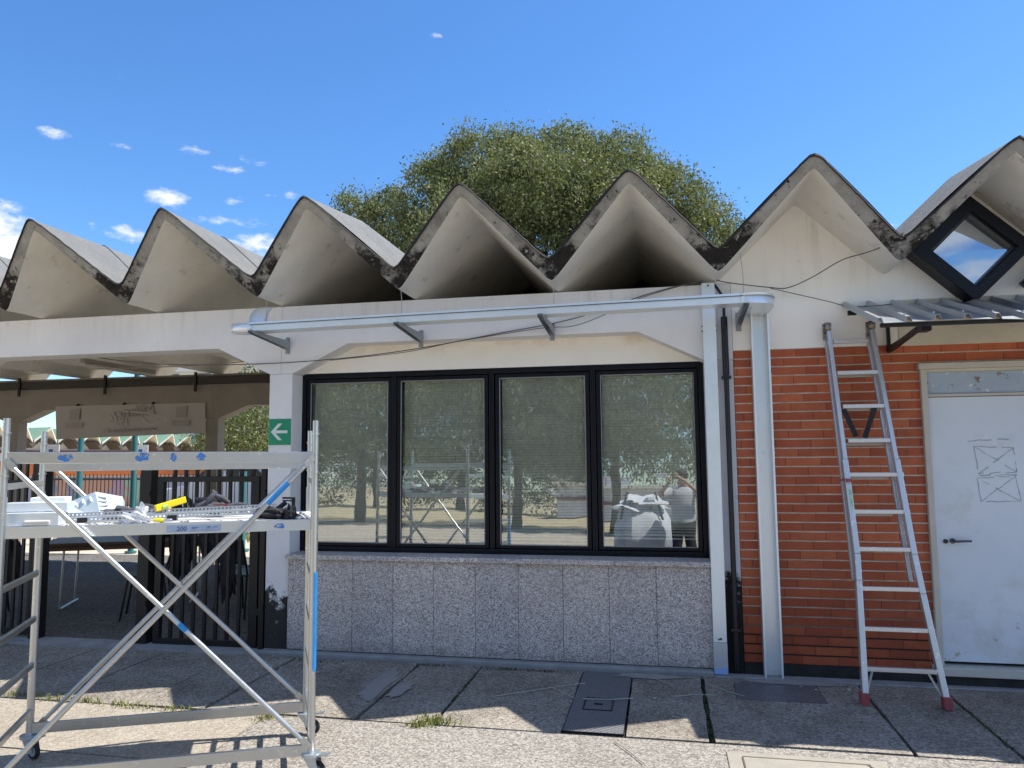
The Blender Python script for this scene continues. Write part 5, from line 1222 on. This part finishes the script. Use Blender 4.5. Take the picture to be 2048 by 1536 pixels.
# people far behind the fence are only a few dark pixels in the photograph
# ================================================================ TREES
def tree(name, base, lumps, n, size, lab, seed, m=LEAF, trunk=.3, th=3., droop=.5, dens=.45, group=None, wood=None, asp=.42):
    t = thing(name, base, lab, 'tree', group); rn = np.random.RandomState(seed); L = np.array(lumps, float)
    area_ = (L[:, 3]*L[:, 4]+L[:, 3]*L[:, 5]+L[:, 4]*L[:, 5]); pr = area_/area_.sum()
    nc = max(60, n//38); k = rn.choice(len(L), nc, p=pr); d = rn.normal(0, 1, (nc, 3)); d /= np.linalg.norm(d, axis=1)[:, None]
    r = rn.uniform(dens, 1.03, nc)**.5; r = np.where(rn.rand(nc) < .06, r*1.07, r)
    C = L[k, :3]+d*L[k, 3:6]*r[:, None]; fr = 2.6 if size < .2 else 1.3
    g = np.sin(fr*C[:, 0]+1.5*np.sin(.7*fr*C[:, 2]))*np.sin(fr*.93*C[:, 2]+1.2*np.sin(.8*fr*C[:, 1])+.6)*np.sin(fr*.85*C[:, 1]+1.1*np.sin(.6*fr*C[:, 0]))
    C = L[k, :3]+(C-L[k, :3])*(1+.13*g)[:, None]; keep = (g > -.38) | (rn.rand(nc) < .35); C = C[keep]; k = k[keep]; nc = len(C)
    per = max(1, n//nc); N = per*nc; cs = size*rn.uniform(1.5, 3.8, nc)
    ci = np.repeat(np.arange(nc), per); off = rn.normal(0, .5, (N, 3)); off[:, 2] = off[:, 2]*.8 - np.abs(rn.normal(0, .35, N))*droop
    P = C[ci]+off*cs[ci][:, None]
    s = size*rn.uniform(.55, 1.2, N)[:, None]
    a = rn.normal(0, 1, (N, 3)); a[:, 2] -= droop*1.6; a /= np.linalg.norm(a, axis=1)[:, None]
    q = rn.normal(0, 1, (N, 3)); q[:, 2] += .8; w_ = np.cross(a, q); w_ /= np.linalg.norm(w_, axis=1)[:, None]+1e-6
    v0 = P; v1 = P+a*s*.5+w_*s*asp*.5; v2 = P+a*s; v3 = P+a*s*.5-w_*s*asp*.5
    V_ = np.stack([v0, v1, v2, v3], 1).reshape(-1, 3); F = np.arange(4*N).reshape(-1, 4)
    npmesh('crown', V_, F, m, t)
    b = MB(); B0 = Vector(base); top = B0+Vector((0, 0, th)); b.tube([B0-Vector((0, 0, .1)), B0+Vector((.05, 0, th*.5)), top], [trunk, trunk*.8, trunk*.7], 12)
    rr = random.Random(seed)
    for i in range(min(len(lumps)*2, 16)):
        l = lumps[i % len(lumps)]; e = Vector((l[0]+rr.uniform(-.4, .4)*l[3], l[1]+rr.uniform(-.4, .4)*l[4], l[2]+rr.uniform(-.3, .5)*l[5])); mi = top.lerp(e, .45)+Vector((rr.uniform(-.3, .3), 0, .3))
        b.tube([top-Vector((0, 0, .3)), mi, e], [trunk*.45, trunk*.25, trunk*.07], 8)
        for _ in range(3):
            e2 = e+Vector((rr.uniform(-1, 1)*l[3]*.5, rr.uniform(-1, 1)*l[4]*.5, rr.uniform(-.2, .8)*l[5]*.6)); b.tube([mi.lerp(e, .6), e2], [trunk*.12, trunk*.04], 6)
    b.build('trunk', BARK, t, smooth=True)
    return t
ty = 20
tree('broadleaf_tree', (-3.0, ty, G), [(-2.9, ty, 4.9, 4.2, 3.4, 3.9), (-2.9, ty-1.0, 4.6, 3.6, 2.8, 3.2), (-4.6, ty-.4, 7.55, 1.6, 1.5, 1.45), (-2.7, ty, 7.6, 1.5, 1.6, 1.35), (-1.0, ty-.3, 7.2, 1.35, 1.6, 1.3), (-6.2, ty-.2, 6.9, 1.1, 1.4, 1.4), (.15, ty, 6.5, 1.2, 1.5, 1.25), (1.1, ty, 5.3, 1.3, 1.5, 1.4), (-6.3, ty, 4.9, 1.2, 1.6, 1.8), (-4.6, ty-2.6, 5.2, 1.4, 1., 1.3), (-1.2, ty-2.6, 5.6, 1.5, 1., 1.3), (-2.9, ty-2.8, 6.4, 1.3, 1., 1.1), (1.6, ty, 3.7, 1.2, 1.5, 1.3)],
     290000, .112, 'large dense olive green tree rising behind the middle of the roof', 11, trunk=.35, dens=.62)
tree('broadleaf_tree', (-8.4, ty+1, G), [(-9.15, ty+1, 6.4, .95, 1.1, 1.75), (-8.05, ty+1, 6.5, .85, 1.1, 1.75), (-8.4, ty+1, 4.9, 1.9, 1.5, 1.6), (-7.3, ty+1, 5.2, .9, 1.2, 1.5)],
     55000, .12, 'smaller two topped olive tree left of the large tree', 12, trunk=.18, dens=.5)
tree('broadleaf_tree', (2.5, ty+2, G), [(2.3, ty+2, 5.1, .9, 1.2, 1.6), (2.9, ty+2, 4.7, 1.1, 1, 1.6), (3.3, ty+2, 5.6, .5, .6, .9)],
     20000, .12, 'small bushy green tree just right of the large tree', 13, m=LEAFD, trunk=.14, dens=.45)
tree('distant_tree', (-22.3, 37, G), [(-22.6, 37, 1.2, 2.3, 2, 1.9), (-21.2, 37, 1.5, 1.7, 2, 1.8)], 9000, .22, 'round green tree above the far green roof, seen beside the column', 14, trunk=.25, th=1.6, dens=.3)
tree('distant_tree', (-24.5, 45, G), [(-25, 45, 4.2, 3.2, 2, 3.0), (-27.8, 45, 2.6, 2.5, 2, 2.0)], 9000, .25, 'farther tree whose top shows under the portico ceiling by the column', 15, m=LEAFD, trunk=.25, dens=.3)
# white apartment block far behind
t = thing('apartment_block', (-38, 80, G), 'far white apartment block glimpsed between tree and column', 'building')
AW = flat('apartment_white', (.66, .67, .68), .8)
MB().box(-60, -34, 80, 92, G, 21).build('wall', AW, t)
for i in range(7):
    MB().box(-60, -34, 79.2, 79.99, 1.6+2.9*i, 2.6+2.9*i).build('balcony', AW, t)
    for k in range(6):
        MB().box(-59+4.2*k, -57.2+4.2*k, 79.9, 79.99, 2.8+2.9*i, 4.3+2.9*i).build('window', flat('apartment_glass', (.12, .14, .17), .2), t)
# ================================================================ BEHIND THE PHOTOGRAPHER (seen only as reflections)
ry = -13
for i, (x, y, s, lab) in enumerate([(-12.0, -15, 1.25, 'broad tree behind the photographer on the left'), (-6.0, -16.5, 1.2, 'drooping tree behind the photographer near the middle'), (-1.6, -15, 1.1, 'drooping tree right behind the photographer')]):
    tree('park_tree', (x, y, G), [(x, y, 4.6*s, 3.4*s, 3*s, 2.9*s), (x-2*s, y+.5, 2.3*s, 1.9*s, 1.8*s, 2.1*s), (x+1.8*s, y+.8, 2.2*s, 1.8*s, 1.8*s, 2.0*s), (x, y+1.6, 2.4*s, 2.0*s, 1.3*s, 1.8*s)], 60000, .16, lab, 30+i, m=LEAF, trunk=.22, droop=1.3, dens=.2, group='trees of the park behind the photographer', asp=.34)
for i, x in enumerate((-34, -27, -20, -13, -6, 7, 14, 21)):
    tree('park_tree', (x, -36, G), [(x, -36, 4, 4.4, 3, 4.5), (x+3.2, -35, 1.5, 3.6, 2, 3.1), (x-2, -35, 1, 3, 2, 2.6)], 20000, .21, ['far park tree at the left end of the row', 'second far park tree from the left', 'third far park tree from the left', 'fourth far park tree from the left', 'far park tree left of the low hall', 'far park tree right of the low hall', 'far park tree second from the right end', 'far park tree at the right end of the row'][i], 60+i, m=LEAFD, trunk=.3, dens=.25, group='far trees of the park')
t = thing('low_hall', (-1.5, -31, G), 'low pale hall with maroon stripe far behind the photographer', 'building')
MB().box(-6.5, 1.5, -34, -30, G, .1).build('wall', FW, t); MB().box(-6.5, 1.5, -29.99, -29.93, -.75, -.55).build('stripe', flat('hall_maroon', (.2, .04, .05)), t)
MB().box(-3.1, -1.6, -30.4, -29.8, .1, .75).build('gable', FW, t); MB().box(-6.7, 1.7, -34.2, -29.7, .1, .25).build('roof', FE, t)
# white bulk bag and the photographer
t = thing('bulk_bag', (-.35, -1.0, G), 'big white woven bulk bag with dark lifting straps beside the photographer', 'bulk bag')
WB = mat('woven_white', (.72, .73, .75), (.6, .61, .64), 7, .8, bump=.5, bscale=9)
MB().blob((-.35, -1.0, G+.62), .50, .50, .70, 77, .12, 30, 22, G+.005).build('sack', WB, t, smooth=True)
MB().blob((-.35, -1.0, G+1.22), .34, .34, .13, 78, .5, 26, 14).build('gathered_top', WB, t, smooth=True)
b = MB()
for sx in (-1, 1):
    for sy in (-1, 1): b.tube([(-.35+sx*.36, -1+sy*.36, G+.95), (-.35+sx*.26, -1+sy*.26, G+1.42), (-.35+sx*.16, -1+sy*.36, G+1.12)], .018, 8)
b.build('strap', DARKCL, t)
def person():
    SK = mat('skin', (.55, .33, .24), (.50, .29, .21), 9, .5)
    me = bpy.data.meshes.new('person'); X, Yp = .36, -.40; H0 = G
    v = []; e = []; rad = []
    def a(p, r, par=None):
        v.append((X+p[0], Yp+p[1], H0+p[2])); rad.append(r)
        if par is not None: e.append((par, len(v)-1))
        return len(v)-1
    pel = a((0, 0, .96), .15); sp = a((0, .0, 1.18), .135, pel); ch = a((0, 0, 1.36), .155, sp); nk = a((0, .01, 1.50), .06, ch); hd0 = a((0, .02, 1.58), .082, nk); hd = a((0, .025, 1.68), .088, hd0)
    for s in (-1, 1):
        hp = a((s*.10, 0, .90), .10, pel); kn = a((s*.12, .02, .50), .062, hp); an = a((s*.13, -.02, .09), .042, kn); a((s*.15, .14, .04), .035, an)
        sh = a((s*.19, 0, 1.42), .062, ch); el = a((s*.32-(.06 if s < 0 else 0), .17, 1.36), .044, sh)
        wr = a((-.20 if s < 0 else .02, .30, 1.60), .028, el); pm = a((-.25 if s < 0 else -.10, .335, 1.67), .03, wr)
        for i in range(4): f1 = a(((-.275 if s < 0 else -.085)+.004*i, .35, 1.66+.020*i), .0095, pm); a(((-.31 if s < 0 else -.13)+.003*i, .372, 1.665+.02*i), .008, f1)
        th = a((-.25 if s < 0 else -.12, .365, 1.645), .010, pm); a((-.28 if s < 0 else -.14, .375, 1.67), .0085, th)
    me.from_pydata(v, e, []); o = bpy.data.objects.new('person', me); COL.objects.link(o); me.materials.append(SK)
    tag(o, 'person in pale t-shirt and dark trousers holding up a phone to photograph the building', 'person')
    sm = o.modifiers.new('skin', 'SKIN'); sm.use_smooth_shade = True
    for i, r in enumerate(rad): me.skin_vertices[0].data[i].radius = (r, r)
    me.skin_vertices[0].data[0].use_root = True
    o.modifiers.new('sub', 'SUBSURF').levels = 1; o.modifiers['sub'].render_levels = 2
    b = MB(); c = (X, Yp+.02, H0+1.70); b.blob((c[0], c[1]-.012, c[2]+.018), .094, .105, .100, 5, .05, 20, 14); b.build('hair', flat('dark_hair', (.04, .03, .025), .7), o, smooth=True)
    b = MB().tube([(X, Yp+.115, H0+1.67), (X, Yp+.135, H0+1.655)], [.010, .016], 8); b.build('nose', SK, o, smooth=True)
    b = MB().tube([(X-.032, Yp+.105, H0+1.695), (X-.032, Yp+.112, H0+1.695)], .010, 8).tube([(X+.032, Yp+.105, H0+1.695), (X+.032, Yp+.112, H0+1.695)], .010, 8).tube([(X-.022, Yp+.108, H0+1.622), (X+.022, Yp+.108, H0+1.622)], .006, 6); b.build('face_features', flat('face_dark', (.08, .04, .035)), o)
    SHIRT = mat('grey_shirt', (.56, .57, .58), (.48, .49, .5), 6, .9, bump=.4, bscale=9); TR_ = mat('dark_trousers', (.06, .06, .07), (.04, .04, .05), 6, .9)
    b = MB(); rows = []
    for z, rx, ry_ in ((.92, .205, .17), (1.05, .20, .165), (1.2, .195, .16), (1.36, .215, .175), (1.45, .20, .14), (1.50, .09, .08)):
        rows.append([(X+math.cos(q*math.pi/12)*rx*(1+.03*math.sin(5*q+z*9)), Yp+math.sin(q*math.pi/12)*ry_, H0+z) for q in range(25)])
    b.sheet(rows)
    for s in (-1, 1):
        p0 = Vector((X+s*.17, Yp, H0+1.42)); p1 = Vector((X+s*.32-(.06 if s < 0 else 0), Yp+.17, H0+1.36)); b.tube([p0, p0.lerp(p1, .5), p0.lerp(p1, .85)], [.082, .078, .075], 14)
    b.build('shirt', SHIRT, o, smooth=True, open_=True)
    b = MB().blob((X, Yp, H0+.92), .19, .165, .12, 9, .03, 20, 12)
    for s in (-1, 1): b.tube([(X+s*.09, Yp, H0+.93), (X+s*.12, Yp+.02, H0+.5), (X+s*.13, Yp-.02, H0+.10)], [.125, .088, .075], 14)
    b.build('trousers', TR_, o, smooth=True)
    b = MB()
    for s in (-1, 1): b.blob((X+s*.145, Yp+.06, H0+.045), .055, .14, .055, 3, .05, 14, 10, G+.002)
    b.each('shoe', DARKCL, o, smooth=True)
person()
t = thing('phone', (.0, -.03, 0), 'phone in a pale case held up by the photographer', 'phone')
MB().box(-.055, .105, -.040, -.031, -.045, .035).build('case', WHITE, t, bevel=.006)
# ---------------------------------------------------------------- tidy
for o in bpy.data.objects:
    if '_base' in o: del o['_base']
